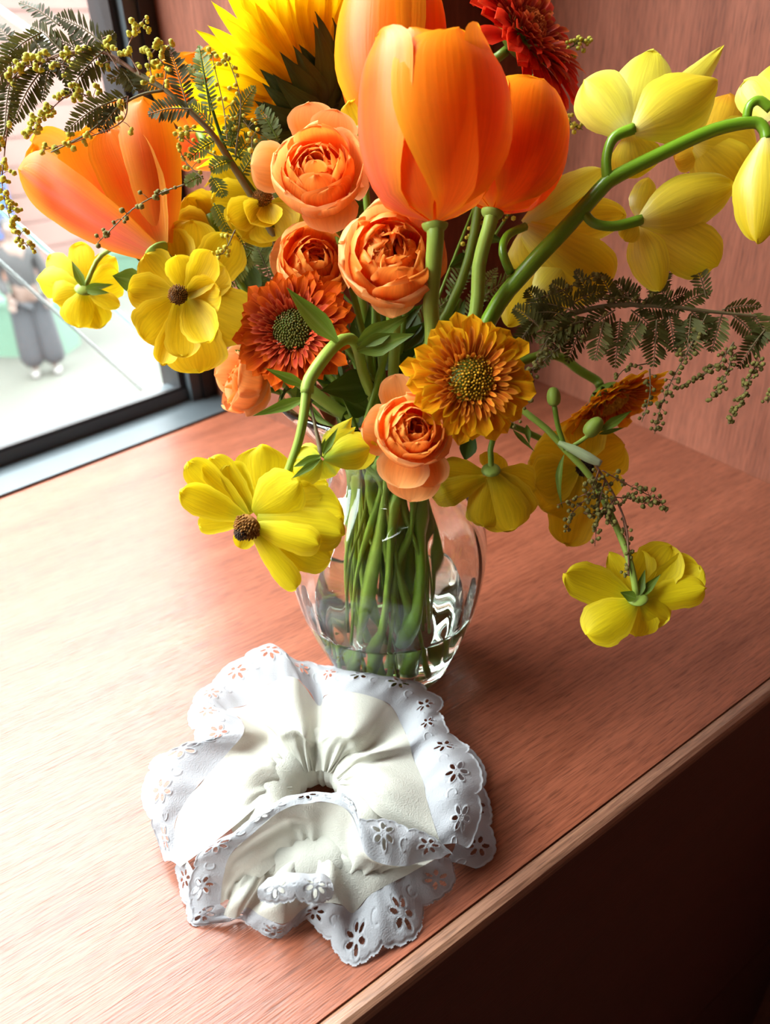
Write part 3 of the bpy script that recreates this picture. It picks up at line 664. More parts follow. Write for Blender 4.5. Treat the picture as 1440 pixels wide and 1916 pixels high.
# open tulip far behind on the left
P = at(372, 250, .46); o = thing('tulip', 'open orange tulip far back at the left, behind the acacia leaves', 'tulip', P, GT)
px_petals(o, TUL, .46, [
    (372, 250, 300, 118, 90, 1, .5, .1, .2, 0, 'b'), (375, 245, 362, 100, 95, .6, 1.2, .1, .2, 0, 'b'), (380, 245, 425, 95, 95, .8, 1.4, .1, .2, 0, 'b'),
    (372, 255, 318, 300, 70, 0, -.6, -.1, .2, 0, 'b', TULR), (378, 255, 400, 318, 85, 0, -.6, -.1, .2, 0, 'b', TULR), (380, 250, 455, 140, 80, .8, 1.8, .1, .2, 0, 'b')])
stem(o, [P, at(430, 340, .45), at(560, 560, .43)], .003, GREEN)
P = at(447, 140, .47); o = thing('tulip_bud', 'small orange bud with split tip at the back, beside the sunflower', 'bud', P)
px_petals(o, TUL, .47, [(442, 142, 434, 80, 40, 0, .2, -.1, -.4, 0, 'p'), (452, 142, 458, 62, 46, .3, .6, -.1, -.4, 0, 'e'), (447, 142, 446, 74, 40, .6, 1, -.1, -.3, 0, 'p')])
stem(o, [P, at(470, 240, .46), at(570, 480, .44)], .002, GREEN)
# ---- sunflower seen from behind
P = at(588, 205, .435); ax = camdir(-.62, .70, -.34); R = .048
o = thing('sunflower', 'yellow sunflower turned away at the top, showing dark green bracts', 'sunflower', P)
hint = camdir(0, .3, 1)
ms = [blade_mesh('petal', R*k, R*.20, .34+e, .30, .3, 'p', SUN, i) for i, (k, e) in enumerate(((1.0, 0), (.9, .15), (1.05, .3)))]
for m_ in ms:
    for v in m_.vertices: v.co.x += R*.50
ray_row(o, ax, hint, 44, ms, 0, .0, tilt=.14); ray_row(o, ax, hint, 44, ms, .07, .004, tilt=.16); ray_row(o, ax, hint, 34, ms, .2, .008, tilt=.2)
bm_ = [blade_mesh('bract', R*k, R*.30, -.55, 1.05, .25, 'l', BRACT, i+9) for i, k in enumerate((.80, .92, 1.0))]
for m_ in bm_:
    for v in m_.vertices: v.co.x += R*.16
ray_row(o, ax, hint, 20, bm_, 0, -.009, name='bract', tilt=.16); ray_row(o, ax, hint, 18, bm_, .12, -.012, name='bract', tilt=.2); ray_row(o, ax, hint, 12, bm_, .3, -.015, name='bract', tilt=.2)
lathe_dome(o, BRACT, P+ax*.001, -ax, R*.55, R*.32, 'receptacle'); lathe_dome(o, BROWN, P+ax*.002, ax, R*.55, R*.22, 'seed_head')
stem(o, [P-ax*.012, P-ax*.03, at(640, 330, .43), at(670, 520, .42)], .0036, GREEN)
# ---- gerberas
def gerbera(label, px, py, d, axis, R, mo, mi, md, dr=.30, group=GG, mids=(), hint=None, broad=.27, inner=True, seed=1, e=(.20, -.12), ext=.65):
    P = at(px, py, d); hint = camdir(.1, 1, .2) if hint is None else hint; a = nrm(axis)
    o = thing('gerbera', label, 'gerbera', P, group)
    def bl(L, w_, e0, e1, r0, mt_, sh='f', n=3, cup=.25): return [blade_mesh('petal', R*L*(1+.08*(i-1)), R*w_, e0, e1, cup, sh, mt_, seed*10+i, r0=R*r0, nu=5 if w_ > .15 else 3, nv=7, notch=.5) for i in range(n)]
    n_ = 21 if broad > .22 else 28
    ray_row(o, a, hint, n_, bl(.64, broad, e[0], e[1], .34, mo), 0, 0, tilt=.09)
    if n_ > 21: ray_row(o, a, hint, n_, bl(.60, broad, e[0]+.06, e[1]+.05, .34, mo), .1, R*.02, tilt=.1)
    ray_row(o, a, hint, n_, bl(.56, broad*.95, e[0]+.12, e[1]+.08, .34, mo), .15, R*.045, tilt=.1)
    if inner:
        ray_row(o, a, hint, 28, bl(.44, .135, .40, .02, .34, mo, 'n', cup=.4), .05, R*.07, tilt=.12)
        ray_row(o, a, hint, 36, bl(.36, .085, .50, .12, .35, mi, 'n', cup=.5), .1, R*.085, tilt=.14)
        ray_row(o, a, hint, 40, bl(.28, .070, .62, .25, .34, mi, 'n', cup=.6), 0, R*.095, tilt=.16)
        ray_row(o, a, hint, 42, bl(.22, .060, .80, .42, .32, mi, 'n', cup=.6), .05, R*.10, tilt=.18)
        ray_row(o, a, hint, 42, bl(.16, .052, 1.0, .70, .29, mi, 'n', cup=.6), .02, R*.105, tilt=.2)
    florets(o, md, P+a*R*.09, a, R*dr, R*.06, 170, R*.11, R*.022, name='disc_florets', out=-.35)
    lathe_dome(o, GREEN, P+a*R*.02, -a, R*.30, R*.20, 'calyx')
    ray_row(o, -a, hint, 16, [blade_mesh('bract', R*.26, R*.11, .35, .1, .3, 'l', BRACT, seed, r0=R*.1, nu=3, nv=5)], 0, -R*.03, name='bract')
    stem(o, [P-a*R*.2, P-a*R*ext]+[at(*q_) for q_ in mids], .0026, GREEN)
    return o
gerbera('golden-orange gerbera with gold centre facing the viewer, right of the vase neck', 878, 712, .325, camdir(.16, -.02, 1), .0292, GO1, GO2, GO3, .36, mids=[(850, 760, .385)], seed=1)
gerbera('rust-red gerbera with dark olive centre, left of the vase neck', 552, 620, .365, camdir(-.18, .04, 1), .0298, GR1, GR2, GR3, .34, mids=[(610, 720, .40)], seed=2, broad=.20)
gerbera('bright red gerbera turned sideways at the top right of the bouquet', 975, 66, .40, camdir(.60, .37, .56), .0500, GD1, GD2, GD2, .20, mids=[(900, 330, .40), (850, 560, .40)], seed=3, broad=.20, e=(.15, -.25))
gerbera('dark orange gerbera seen edge-on at the right, under the acacia branch', 1135, 742, .43, camdir(.40, -.80, .32), .0360, GO1, GO2, GO3, .30, mids=[(1082, 692, .432), (1048, 668, .430), (1000, 668, .424), (900, 720, .412)], seed=4, broad=.24, e=(.5, .2), ext=.32)
# ---- garden roses
def rose(label, px, py, d, axis, R, guards, mids=(), seed=1, layers=5, cen=16, d0=None, wild=.085, close=.0):
    P = at(px, py, d); a = nrm(axis); hint = camdir(0, 1, .1)
    r_ = random.Random(seed)
    o = thing('garden_rose', label, 'rose', P-a*R*.75, GR_)
    Q = P-a*R*.75
    for k in range(layers):
        Rk = R*(1-.165*k); n = 5 if k < 3 else 4
        for i in range(n):
            h = R*(1.02+.05*k-.05*(k == 0)+r_.uniform(-.16, .12)); lip = (1.04, .92, .80, .72, .66)[min(k, 4)]-close
            f_ = r_.uniform(.95, 1.05)
            rp = [Rk*.12, Rk*.72*f_, Rk*.98*f_, Rk*1.02*f_, Rk*lip*f_*r_.uniform(.92, 1.08)]; zp = [R*.03*k, R*.12+R*.04*k, h*.42, h*.75, h]
            rev_patch(o, (ROSE if k == 0 else ROSEI), Q, a, hint, 2*pi*(i+.5*(k % 2))/n+r_.uniform(-.15, .15)+k*.4, rp, zp, 2*pi/n*(.66 if k < 2 else .6), 'b', 11, 11, wild, seed*100+k*9+i)
    X, Y, Z = frame(a)
    for i in range(cen):
        ang = r_.uniform(0, 6.28); q = R*.42*sqrt(r_.random())
        b = Q+X*q*cos(ang)*.5+Y*q*sin(ang)*.5+Z*R*.35; t_ = Q+X*q*1.25*cos(ang+.4)+Y*q*1.25*sin(ang+.4)+Z*R*r_.uniform(.80, 1.08)
        petal_bt(o, ROSEI, b, t_, R*r_.uniform(.4, .75), r_.uniform(-90, 90), .3, .6, 'b', .30, seed*77+i, 7, 9)
    px_petals(o, ROSEG, d, guards, ruf=.04)
    lathe_dome(o, GREEN, Q+a*R*.05, -a, R*.28, R*.25, 'calyx')
    stem(o, [Q-a*R*.15, Q-a*R*.8]+[at(*m_) for m_ in mids], .0017, GREEN)
    return o
rose('peach garden rose with deep orange heart, left of the largest tulip', 592, 318, .345, camdir(-.06, .28, 1), .0192,
     [(590, 290, 578, 192, 92, 2.2, 1.6, .1, .2, 0, 'r'), (615, 295, 630, 206, 92, 1.9, 1.3, .1, .2, 0, 'r'), (560, 320, 470, 308, 98, 2.0, 1.4, .12, .2, 0, 'r'),
      (625, 315, 690, 290, 105, 2.0, 1.5, .1, .25, 0, 'r'), (610, 350, 624, 436, 112, 1.8, .8, .1, .2, 0, 'r'), (640, 340, 690, 345, 60, 2.4, 1.8, .1, .2, 0, 'r')],
     [(640, 470, .375)], seed=11)
rose('ruffled orange garden rose below the largest tulip, centre of the bouquet', 732, 478, .330, camdir(.06, .16, 1), .0212,
     [(760, 480, 832, 510, 105, 1.8, 1.2, .08, .3, 0, 'r'), (735, 510, 735, 594, 84, 1.8, 1.0, .1, .2, 0, 'r', ROSE), (700, 500, 690, 565, 80, 1.6, .9, .1, .3, 0, 'r', ROSE),
      (745, 440, 800, 410, 90, 1.8, 1.0, .1, .35, 0, 'r'), (720, 440, 705, 392, 90, 1.6, .8, .1, .3, 0, 'r', ROSE)],
     [(725, 640, .37)], seed=12, wild=.15, cen=40)
rose('orange garden rose half behind two other roses, above the rust gerbera', 588, 490, .372, camdir(.22, .18, 1), .0182,
     [(570, 490, 505, 478, 84, 1.9, 1.4, .1, .2, 0, 'r'), (600, 520, 602, 612, 72, 1.6, .9, .08, .2, 0, 'e', ROSE), (630, 500, 664, 455, 70, 1.8, 1.0, .1, .2, 0, 'r')],
     [(640, 640, .39)], seed=13)
rose('peach garden rose hanging low in front of the vase neck, beside the golden gerbera', 772, 806, .322, camdir(.18, .22, 1), .0145,
     [(755, 800, 738, 702, 76, 1.7, 1.3, .1, .2, 0, 'r'), (755, 810, 676, 800, 96, 1.6, .8, .1, .25, 0, 'r'), (750, 800, 710, 765, 90, .9, .0, .10, .3, 10, 'r'),
      (765, 830, 745, 912, 108, 1.4, .5, .08, .2, 0, 'r', ROSE), (780, 835, 768, 938, 112, 1.6, 1.0, .08, .2, 0, 'r'), (790, 830, 812, 910, 80, 1.5, .9, .1, .2, 0, 'r', ROSE), (785, 810, 838, 848, 70, 1.4, .7, .1, .2, 0, 'r', ROSE)],
     [(735, 720, .385)], seed=14)
rose('small peach rose seen from the side at the lower left, under yellow petals', 448, 716, .405, camdir(-.86, .16, .40), .0150,
     [(495, 700, 402, 700, 78, .2, -.4, -.1, -.3, 0, 'r', ROSE), (500, 700, 430, 752, 74, -.2, -.6, -.12, -.3, 0, 'r', ROSE), (500, 705, 462, 778, 50, -.1, 0, -.1, -.25, -15, 'e'), (500, 690, 420, 668, 70, .6, .4, -.1, -.3, 0, 'r')],
     [(560, 760, .405)], seed=15)
# ---- yellow blooms
def bloom(label, px, py, d, specs, mat=YEL, cen=None, axis=None, mids=(), attach=None, r=.0018, ruf=.095, group=GY, sep=(), vase=True, name='ranunculus'):
    P = at(px, py, d) if attach is None else at(*attach)
    o = thing(name, label, 'ranunculus', P, group)
    px_petals(o, mat, d, specs, ruf=ruf)
    if cen:
        C_, rc, hc, mc = at(*cen[0]), cen[1], cen[2], cen[3]; a = nrm(axis)
        lathe_dome(o, mc, C_, a, rc, hc, 'pistil'); florets(o, cen[4], C_, a, rc*1.02, hc*.9, 150, rc*.40, rc*.075, 'stamens', out=.6)
    if not cen and attach is not None: lathe_dome(o, GREENP, P, nrm(CAM-P)+camdir(0, .5, 0), .0050, .0022, 'receptacle')
    for sp in sep: px_leaf(o, d, [sp], LEAFM)
    if mids is not None: stem(o, [P]+[at(*m_) for m_ in mids], r, GREENP if mat is not YEL else GREEN, vase=vase)
    return o
bloom('large yellow bloom with brown centre facing the viewer at the left', 335, 553, .360, [
    (345, 530, 300, 440, 105, 1.5, 1.6, .1, .2, 0, 'r'), (355, 530, 362, 414, 112, 1.5, 1.8, .1, .15, 0, 'r'), (375, 540, 440, 442, 90, 1.4, 1.6, .1, .15, 0, 'r'),
    (325, 540, 272, 476, 74, .9, .5, .14, .3, 0, 'r'), (325, 548, 240, 545, 74, .8, .5, .12, .25, 0, 'r'), (335, 560, 270, 635, 92, .8, .6, .1, .2, 0, 'b'),
    (360, 560, 470, 612, 118, 1.2, 1.4, .08, .15, 0, 'r'), (352, 565, 372, 696, 118, 1.3, 1.2, .08, .15, 0, 'b'), (340, 565, 305, 682, 48, .5, .3, .15, .4, 15, 'b'),
    (338, 562, 342, 668, 66, .3, -.2, .1, .3, 0, 'b'), (352, 560, 392, 640, 76, .2, -.4, .12, .3, 10, 'r'), (350, 555, 412, 545, 76, .2, -.6, .2, .4, 10, 'r'),
    (352, 555, 398, 472, 66, .1, -1.3, .25, .45, -20, 'r'), (345, 540, 330, 478, 60, .5, -.2, .2, .3, 15, 'r'), (360, 545, 420, 500, 80, 1.0, .9, .1, .2, 0, 'r')],
    cen=((335, 553, .3585), .0042, .0052, DARKC, BROWN), axis=camdir(-.1, .0, 1), attach=(345, 553, .373), mids=[(430, 610, .40), (560, 740, .41)])
bloom('yellow bloom tucked left of the peach rose, its centre half covered', 490, 372, .385, [
    (485, 375, 412, 300, 98, .8, .4, .12, .2, 0, 'r'), (480, 378, 396, 372, 76, .6, .2, .12, .25, 0, 'r'), (490, 385, 452, 446, 110, .5, .2, .1, .2, 0, 'r'),
    (495, 385, 528, 446, 110, .6, .3, .1, .2, 0, 'r'), (500, 385, 568, 420, 80, .8, .6, .1, .2, 0, 'r'), (490, 380, 428, 412, 60, .0, -.8, .2, .4, 0, 'r'),
    (495, 382, 470, 418, 66, -.2, -1.0, .25, .5, 0, 'r'), (500, 382, 510, 420, 50, -.2, -.9, .25, .5, 0, 'r')],
    cen=((492, 372, .384), .0046, .004, BROWN, BROWN), axis=camdir(-.1, .25, 1), attach=(492, 374, .395), mids=[(540, 520, .41)])
bloom('yellow petals of a bloom showing between the open tulip and the large yellow bloom', 390, 400, .40, [
    (395, 420, 345, 372, 80, .4, 0, .1, .2, 0, 'r'), (395, 425, 372, 362, 90, .5, .2, .1, .2, 0, 'r'), (400, 430, 330, 425, 80, .3, 0, .1, .2, 0, 'r'), (400, 425, 412, 370, 80, .6, .5, .1, .2, 0, 'r'),
    (405, 430, 445, 475, 90, .6, .5, .1, .2, 0, 'r')], mids=[(470, 560, .41)])
# lower left bloom and its nodding sister share one bent stem
d = .324
P = at(575, 722, .326); o = thing('ranunculus', 'bright yellow blooms nodding on a bent green stem in front of the vase, lower left', 'ranunculus', P, GY)
px_petals(o, YELB, d, [
    (510, 955, 612, 905, 100, 1.4, 1.6, .08, .15, 0, 'r'), (515, 960, 600, 880, 90, 1.8, 2.2, .08, .15, 0, 'r'), (490, 950, 490, 834, 102, .9, .9, .10, -.2, 0, 'r'),
    (470, 962, 392, 858, 66, .4, .0, .08, .3, 0, 'b'), (460, 966, 352, 866, 62, .3, -.3, .1, .3, 0, 'b'), (458, 970, 338, 920, 58, .0, -.8, .1, .35, 0, 'b'),
    (455, 975, 372, 982, 40, .3, .0, .1, .3, 0, 'b'), (465, 985, 450, 1026, 40, .6, .6, .1, .3, 0, 'r'),
    (480, 965, 640, 965, 110, .5, .3, -.08, -.2, 0, 'b'), (480, 972, 640, 1000, 84, .2, .0, -.10, -.25, 0, 'b'), (485, 985, 616, 1046, 86, .1, .3, -.08, -.25, 0, 'b'),
    (480, 992, 575, 1060, 56, .3, .5, -.1, -.2, 0, 'b'), (472, 990, 553, 1102, 48, -.1, -.1, -.12, -.4, 20, 'b'), (475, 960, 560, 900, 96, .3, -.3, -.10, -.2, 0, 'r'),
    (485, 962, 600, 930, 90, .4, .5, .1, .2, 0, 'r'), (468, 958, 430, 868, 56, .4, .2, .1, .3, 0, 'b'), (478, 985, 596, 1020, 60, -.2, -.5, -.12, -.3, 10, 'b')], ruf=.10)
C_ = at(464, 984, .321); a = camdir(-.45, -.62, .62)
lathe_dome(o, BROWN, C_-a*.002, a, .0048, .006, 'pistil'); florets(o, BROWN, C_-a*.001, a, .0052, .006, 130, .0024, .0005, 'stamens', out=.6)
florets(o, DARKC, C_+a*.0045, a, .0024, .002, 60, .0016, .0005, 'stigmas', out=.5)
px_petals(o, YELG, .326, [
    (603, 856, 658, 782, 46, 0, .6, -.1, -.4, 0, 'p'), (606, 856, 664, 800, 52, -.2, .4, -.08, -.3, 10, 'p'), (606, 858, 690, 838, 64, -.2, .2, -.12, -.35, 0, 'r'), (608, 860, 704, 834, 70, .2, .8, -.1, -.3, 0, 'r'),
    (600, 856, 548, 856, 44, -.2, .2, -.12, -.4, 0, 'e'), (600, 858, 556, 894, 60, -.1, .2, -.14, -.4, 0, 'r'), (606, 860, 628, 888, 72, .1, .6, -.1, -.3, 0, 'r'), (600, 850, 560, 845, 40, .4, .8, -.1, -.3, 0, 'r')], ruf=.05)
px_leaf(o, .324, [(604, 850, 632, 800, 14, -.2, -.1, -.1, 0), (600, 852, 548, 874, 18, -.3, -.2, -.12, 0), (600, 858, 545, 896, 15, -.4, -.3, -.2, 0), (604, 848, 612, 815, 14, .0, .2, -.1, 0)], LEAFM)
tube('stem', [at(576, 735, .3255), at(588, 790, .3250), at(602, 854, .3255)], [.0006, .0006, .0014], TWIG, o, seg=10)
tube('stem', [at(574, 725, .3255), at(566, 790, .3255), at(552, 845, .328), at(520, 925, .333), at(497, 955, .336)], [.0023, .0021, .0019, .0017], GREENP, o)
stem(o, [at(574, 735, .3255), at(578, 712, .326), at(604, 672, .332), at(632, 641, .342), at(655, 634, .352), at(668, 650, .362), at(680, 700, .372), at(703, 762, .385)], [.0030, .0028, .0026, .0028, .0024], GREENP)
px_leaf(o, .335, [(632, 640, 536, 538, 44, .2, -.4, .12, 20), (572, 722, 494, 688, 20, -.1, -.8, .1, 0), (570, 745, 473, 778, 24, 0, -.6, .15, 10), (668, 645, 765, 590, 42, 1.6, 1.0, -.1, 0), (668, 656, 775, 625, 44, 1.5, .8, .1, 0)], LEAFM)
bloom('small yellow bloom seen from behind at the far left, against the window', 157, 540, .42, [
    (160, 535, 214, 482, 50, .8, 1.5, -.1, -.2, 0, 'r'), (155, 535, 152, 455, 52, .5, 1.2, -.1, -.2, 0, 'r'), (168, 538, 228, 520, 66, .4, .8, -.1, -.2, 0, 'r'), (150, 535, 92, 478, 48, .1, .5, -.14, -.3, 0, 'r'),
    (150, 540, 70, 522, 60, 0, .4, -.14, -.3, 0, 'r'), (150, 545, 100, 562, 62, -.1, .2, -.12, -.3, 0, 'r'), (160, 548, 186, 614, 62, .2, .6, -.1, -.2, 0, 'r'), (155, 546, 146, 612, 66, -.1, .1, -.14, -.35, 0, 'r'),
    (165, 548, 224, 572, 34, -.1, .2, -.12, -.35, 0, 'e')], mat=YELB, attach=(157, 542, .419), mids=[(192, 476, .42), (260, 470, .41), (400, 600, .41), (560, 750, .41)],
    sep=[(158, 540, 134, 488, 18, -.2, -.3, -.1, 0), (158, 540, 212, 532, 16, -.2, -.2, -.1, 0), (158, 543, 205, 548, 16, -.3, -.3, -.1, 0)], r=.0013)
# lower right nodding bloom with buds on its stem
o = bloom('single yellow bloom nodding at the far right end of a long stem', 1192, 1117, .37, [
    (1192, 1118, 1254, 1022, 96, .6, 1.0, .1, .25, 0, 'r'), (1190, 1116, 1200, 1032, 60, .8, 1.2, .1, .2, 0, 'r'), (1186, 1116, 1140, 1034, 44, .5, .9, .1, .3, 0, 'e'), (1186, 1124, 1058, 1074, 78, .2, -.2, .1, -.2, 0, 'r'),
    (1198, 1124, 1318, 1100, 64, .3, .2, -.06, -.3, 0, 'b'), (1196, 1122, 1308, 1060, 80, .4, .7, .1, .2, 0, 'b'), (1188, 1130, 1098, 1186, 92, 0, -.2, -.12, -.25, 0, 'r'), (1200, 1130, 1250, 1160, 64, .1, .3, -.1, -.25, 0, 'r'), (1194, 1130, 1190, 1190, 80, .3, .6, -.12, -.2, 0, 'r')],
    mat=YELB, attach=(1192, 1120, .3695), mids=[(1178, 1052, .370), (1150, 980, .375), (1108, 898, .378), (1058, 842, .380), (1000, 785, .382), (900, 740, .39)],
    sep=[(1193, 1118, 1206, 1066, 18, -.2, 0, .1, 0), (1195, 1118, 1236, 1074, 18, -.2, 0, .1, 0), (1190, 1120, 1160, 1108, 22, -.4, -.4, .1, 0)], r=.0017)
for (bx, by, bd, br, fx, fy) in ((1035, 742, .376, .0029, 1040, 800), (1110, 799, .372, .0034, 1086, 826)):
    V, F = ico(); acc = Acc()
    br *= 1.3; c_ = at(bx, by, bd); u = nrm(at(bx, by, bd)-at(fx, fy, bd+.002)); x_, y_, z_ = frame(u)
    n_, rows_ = 12, 9; VV = []
    for j in range(rows_):
        f = j/(rows_-1); r_ = br*sin(f*pi)**.75*(1-.25*f); z = br*1.25*(-cos(f*pi))
        for i in range(n_): an = 2*pi*i/n_; k_ = 1+.07*cos(an*5); VV.append(c_+x_*r_*k_*cos(an)+y_*r_*k_*sin(an)+z_*z)
    mk('bud', VV, gridf(n_, rows_, True), GREENP, o, np.stack([np.tile(np.linspace(0, 1, n_), rows_), np.repeat(np.linspace(0, 1, rows_), n_)], 1))
tube('bud_stem', [at(1058, 842, .379), at(1082, 828, .376), at(1104, 812, .373)], .0011, GREENP, o, seg=8)
tube('bud_stem', [at(1058, 842, .379), at(1044, 800, .379), at(1036, 756, .377)], .0013, GREEN, o, seg=8)
tube('broken_stem', [at(1045, 828, .377), at(1075, 842, .374), at(1100, 856, .372), at(1124, 868, .371)], [.0012, .0024, .0026, .0017], petalmat('dry_stem', [(0, (.34, .46, .20)), (1, (.50, .58, .36))], trans=.1), o, seg=12)
px_leaf(o, .372, [(1122, 806, 1182, 768, 18, 0, 0, -.15, 0), (1120, 812, 1168, 800, 10, 0, 0, .1, 0), (1055, 850, 1052, 950, 14, .2, .3, -.3, 30), (985, 795, 990, 832, 12, .2, .2, .2, 0)], LEAFM)
bloom('yellow bloom seen from behind, hanging just right of the vase shoulder', 920, 885, .395, [
    (915, 882, 930, 850, 60, .4, .8, -.1, -.2, 0, 'r'), (905, 885, 822, 874, 44, .1, .1, -.1, -.3, 0, 'r'), (905, 895, 812, 932, 52, .0, -.2, -.1, -.3, 0, 'b'), (918, 890, 905, 985, 80, .1, .1, -.08, -.2, 0, 'b'),
    (922, 890, 955, 992, 92, 0, .0, -.08, -.2, 0, 'b'), (930, 888, 985, 965, 76, .2, .2, -.08, -.2, 0, 'b'), (930, 885, 1000, 915, 74, .3, .5, -.1, -.2, 0, 'r')], attach=(918, 880, .394), mids=[(917, 845, .394), (905, 790, .395)], r=.0015, ruf=.09)
bloom('yellow bloom with dark centre behind the long nodding stem, right of the vase', 1088, 876, .418, [
    (1085, 870, 1085, 786, 100, .4, .6, .1, .15, 0, 'r'), (1095, 872, 1166, 832, 100, .4, .6, .1, .15, 0, 'r'), (1080, 878, 990, 862, 125, .3, .4, .08, .15, 0, 'r'), (1082, 885, 1012, 950, 110, .2, .2, .08, .15, 0, 'r'),
    (1088, 888, 1062, 1020, 96, .3, .3, .08, .2, 0, 'r'), (1095, 885, 1140, 940, 90, .3, .4, .1, .2, 0, 'r'), (1078, 880, 1000, 905, 100, 0, -.2, .1, .2, 0, 'r')],
    cen=((1092, 876, .4175), .0046, .004, DARKC, DARKC), axis=camdir(.15, .0, 1), attach=(1090, 876, .428), mids=[(1010, 820, .43), (900, 790, .42)])
bloom('sliver of a yellow bloom between the peach rose and the largest tulip', 672, 235, .37, [
    (690, 260, 655, 190, 60, .2, .2, .1, .2, 0, 'b'), (690, 255, 668, 246, 60, 0, 0, .1, .2, 0, 'b'), (690, 250, 672, 170, 50, .5, .6, .1, .2, 0, 'r'), (700, 260, 690, 330, 60, .3, .3, .1, .2, 0, 'r')], mids=[(690, 420, .385)])
bloom('yellow petals of a bloom far back, left of the sunflower bracts', 430, 225, .455, [
    (430, 235, 415, 150, 76, .2, .3, .1, .2, 0, 'r'), (430, 235, 470, 165, 80, .2, .4, .1, .2, 0, 'r'), (430, 240, 480, 250, 80, .1, 0, .1, .2, 0, 'r'), (430, 240, 400, 200, 60, .2, .2, .1, .2, 0, 'r'), (430, 240, 440, 300, 84, .1, .1, .1, .2, 0, 'r')], mat=YELB, mids=[(520, 420, .43)])
# ---- orchid spray
P = at(985, 500, .372); orc = thing('orchid_spray', 'yellow orchid spray on a thick green arching stem at the right', 'orchid', P)
stem(orc, [at(1434, 262, .352), at(1428, 240, .352), at(1405, 229, .353), at(1330, 245, .355), at(1230, 291, .358), at(1150, 332, .361), at(1122, 355, .362), at(1060, 425, .366), at(985, 505, .372), at(915, 598, .385)], [.0026, .0026, .0030, .0033, .0036, .0040, .0042, .0040, .0036], GREENB, seg=46)
for pts, r_ in (([(1136, 340, .361), (1134, 296, .360), (1148, 258, .358), (1186, 240, .357)], [.0026, .0024, .0026]), ([(1092, 398, .364), (1112, 418, .362), (1150, 423, .361), (1200, 411, .361)], [.0022, .0024, .0026]),
                ([(955, 512, .374), (940, 470, .376), (950, 440, .380), (982, 424, .385)], [.0022, .0021, .0022]), ([(1396, 222, .354), (1402, 198, .352), (1420, 188, .351), (1442, 204, .351)], [.0022, .0021, .0021])):
    tube('pedicel', [at(*q_) for q_ in pts], r_, GREENB, orc, seg=14)
def blossom(px, py, d, specs, mat=ORC):
    b = bpy.data.objects.new('blossom', None); COL.objects.link(b); b.parent = orc; b.empty_display_size = .01
    b.location = [float(c) for c in (at(px, py, d)-P)]
    px_petals(b, mat, d, specs, ruf=.04)
blossom(1186, 240, .357, [
    (1240, 220, 1353, 86, 60, 2.0, 3.2, -.08, -.3, 0, 'p', ORCL), (1182, 240, 1222, 94, 112, .9, 1.8, -.12, -.3, 0, 'e', ORCL), (1176, 250, 1094, 150, 106, .3, .6, -.12, -.3, 0, 'r', ORCL),
    (1178, 250, 1192, 332, 96, .5, 1.2, -.1, -.3, 0, 'r'), (1186, 246, 1340, 152, 128, -.1, .4, -.18, -.5, -10, 'e')])
blossom(982, 424, .387, [
    (1000, 380, 1052, 298, 34, 1.2, 1.8, -.1, -.3, 0, 'p', ORCL), (978, 418, 1128, 320, 72, .2, .7, -.22, -.5, 20, 'e', ORCL), (984, 425, 1168, 402, 92, .3, 1.0, -.1, -.25, 0, 'e'), (984, 430, 1138, 540, 118, .2, 1.0, -.1, -.3, 0, 'b'),
    (980, 430, 1000, 500, 90, .6, 1.0, -.1, -.3, 0, 'r'), (1000, 555, 1066, 476, 62, 1.0, .6, -.08, -.3, 0, 'p', ORCL), (1000, 500, 950, 610, 72, 1.2, 1.6, -.1, -.2, 0, 'e'), (1020, 500, 1080, 560, 110, 1.3, 1.6, -.08, -.2, 0, 'b')])
blossom(1202, 411, .361, [
    (1192, 405, 1212, 332, 52, .6, 1.2, -.1, -.3, 0, 'e'), (1205, 415, 1340, 496, 106, .3, 1.0, -.1, -.3, 0, 'b'), (1192, 420, 1232, 544, 74, .5, .8, -.12, -.4, 0, 'e'), (1196, 415, 1372, 345, 104, -.1, .2, -.20, -.5, 0, 'e', ORC), (1190, 415, 1168, 450, 40, .2, .3, -.1, -.3, 0, 'r')])
blossom(1330, 260, .392, [
    (1320, 300, 1364, 176, 92, .6, 1.0, -.1, -.3, 0, 'r', ORCO), (1300, 270, 1412, 296, 120, .1, .6, -.12, -.3, 0, 'r'), (1300, 270, 1385, 356, 110, .3, .6, -.1, -.3, 0, 'r'), (1310, 280, 1262, 300, 60, .4, .7, -.1, -.3, 0, 'r', ORCO)])
blossom(1434, 262, .350, [
    (1432, 256, 1416, 453, 98, 0, .3, -.14, -.45, 0, 'e'), (1440, 262, 1520, 380, 100, .1, .6, -.14, -.4, 0, 'e'), (1440, 255, 1540, 250, 100, .3, .8, -.14, -.4, 0, 'e'), (1436, 262, 1462, 420, 90, .5, 1.0, -.1, -.3, 0, 'e')])
blossom(1442, 204, .352, [
    (1440, 225, 1392, 152, 66, .6, 1.2, -.1, -.3, 0, 'r', ORCL), (1442, 215, 1450, 120, 90, .7, 1.4, -.1, -.3, 0, 'e', ORCL), (1445, 210, 1530, 150, 90, .3, .8, -.1, -.3, 0, 'e', ORCL), (1445, 215, 1520, 260, 80, .3, .6, -.1, -.3, 0, 'e')])
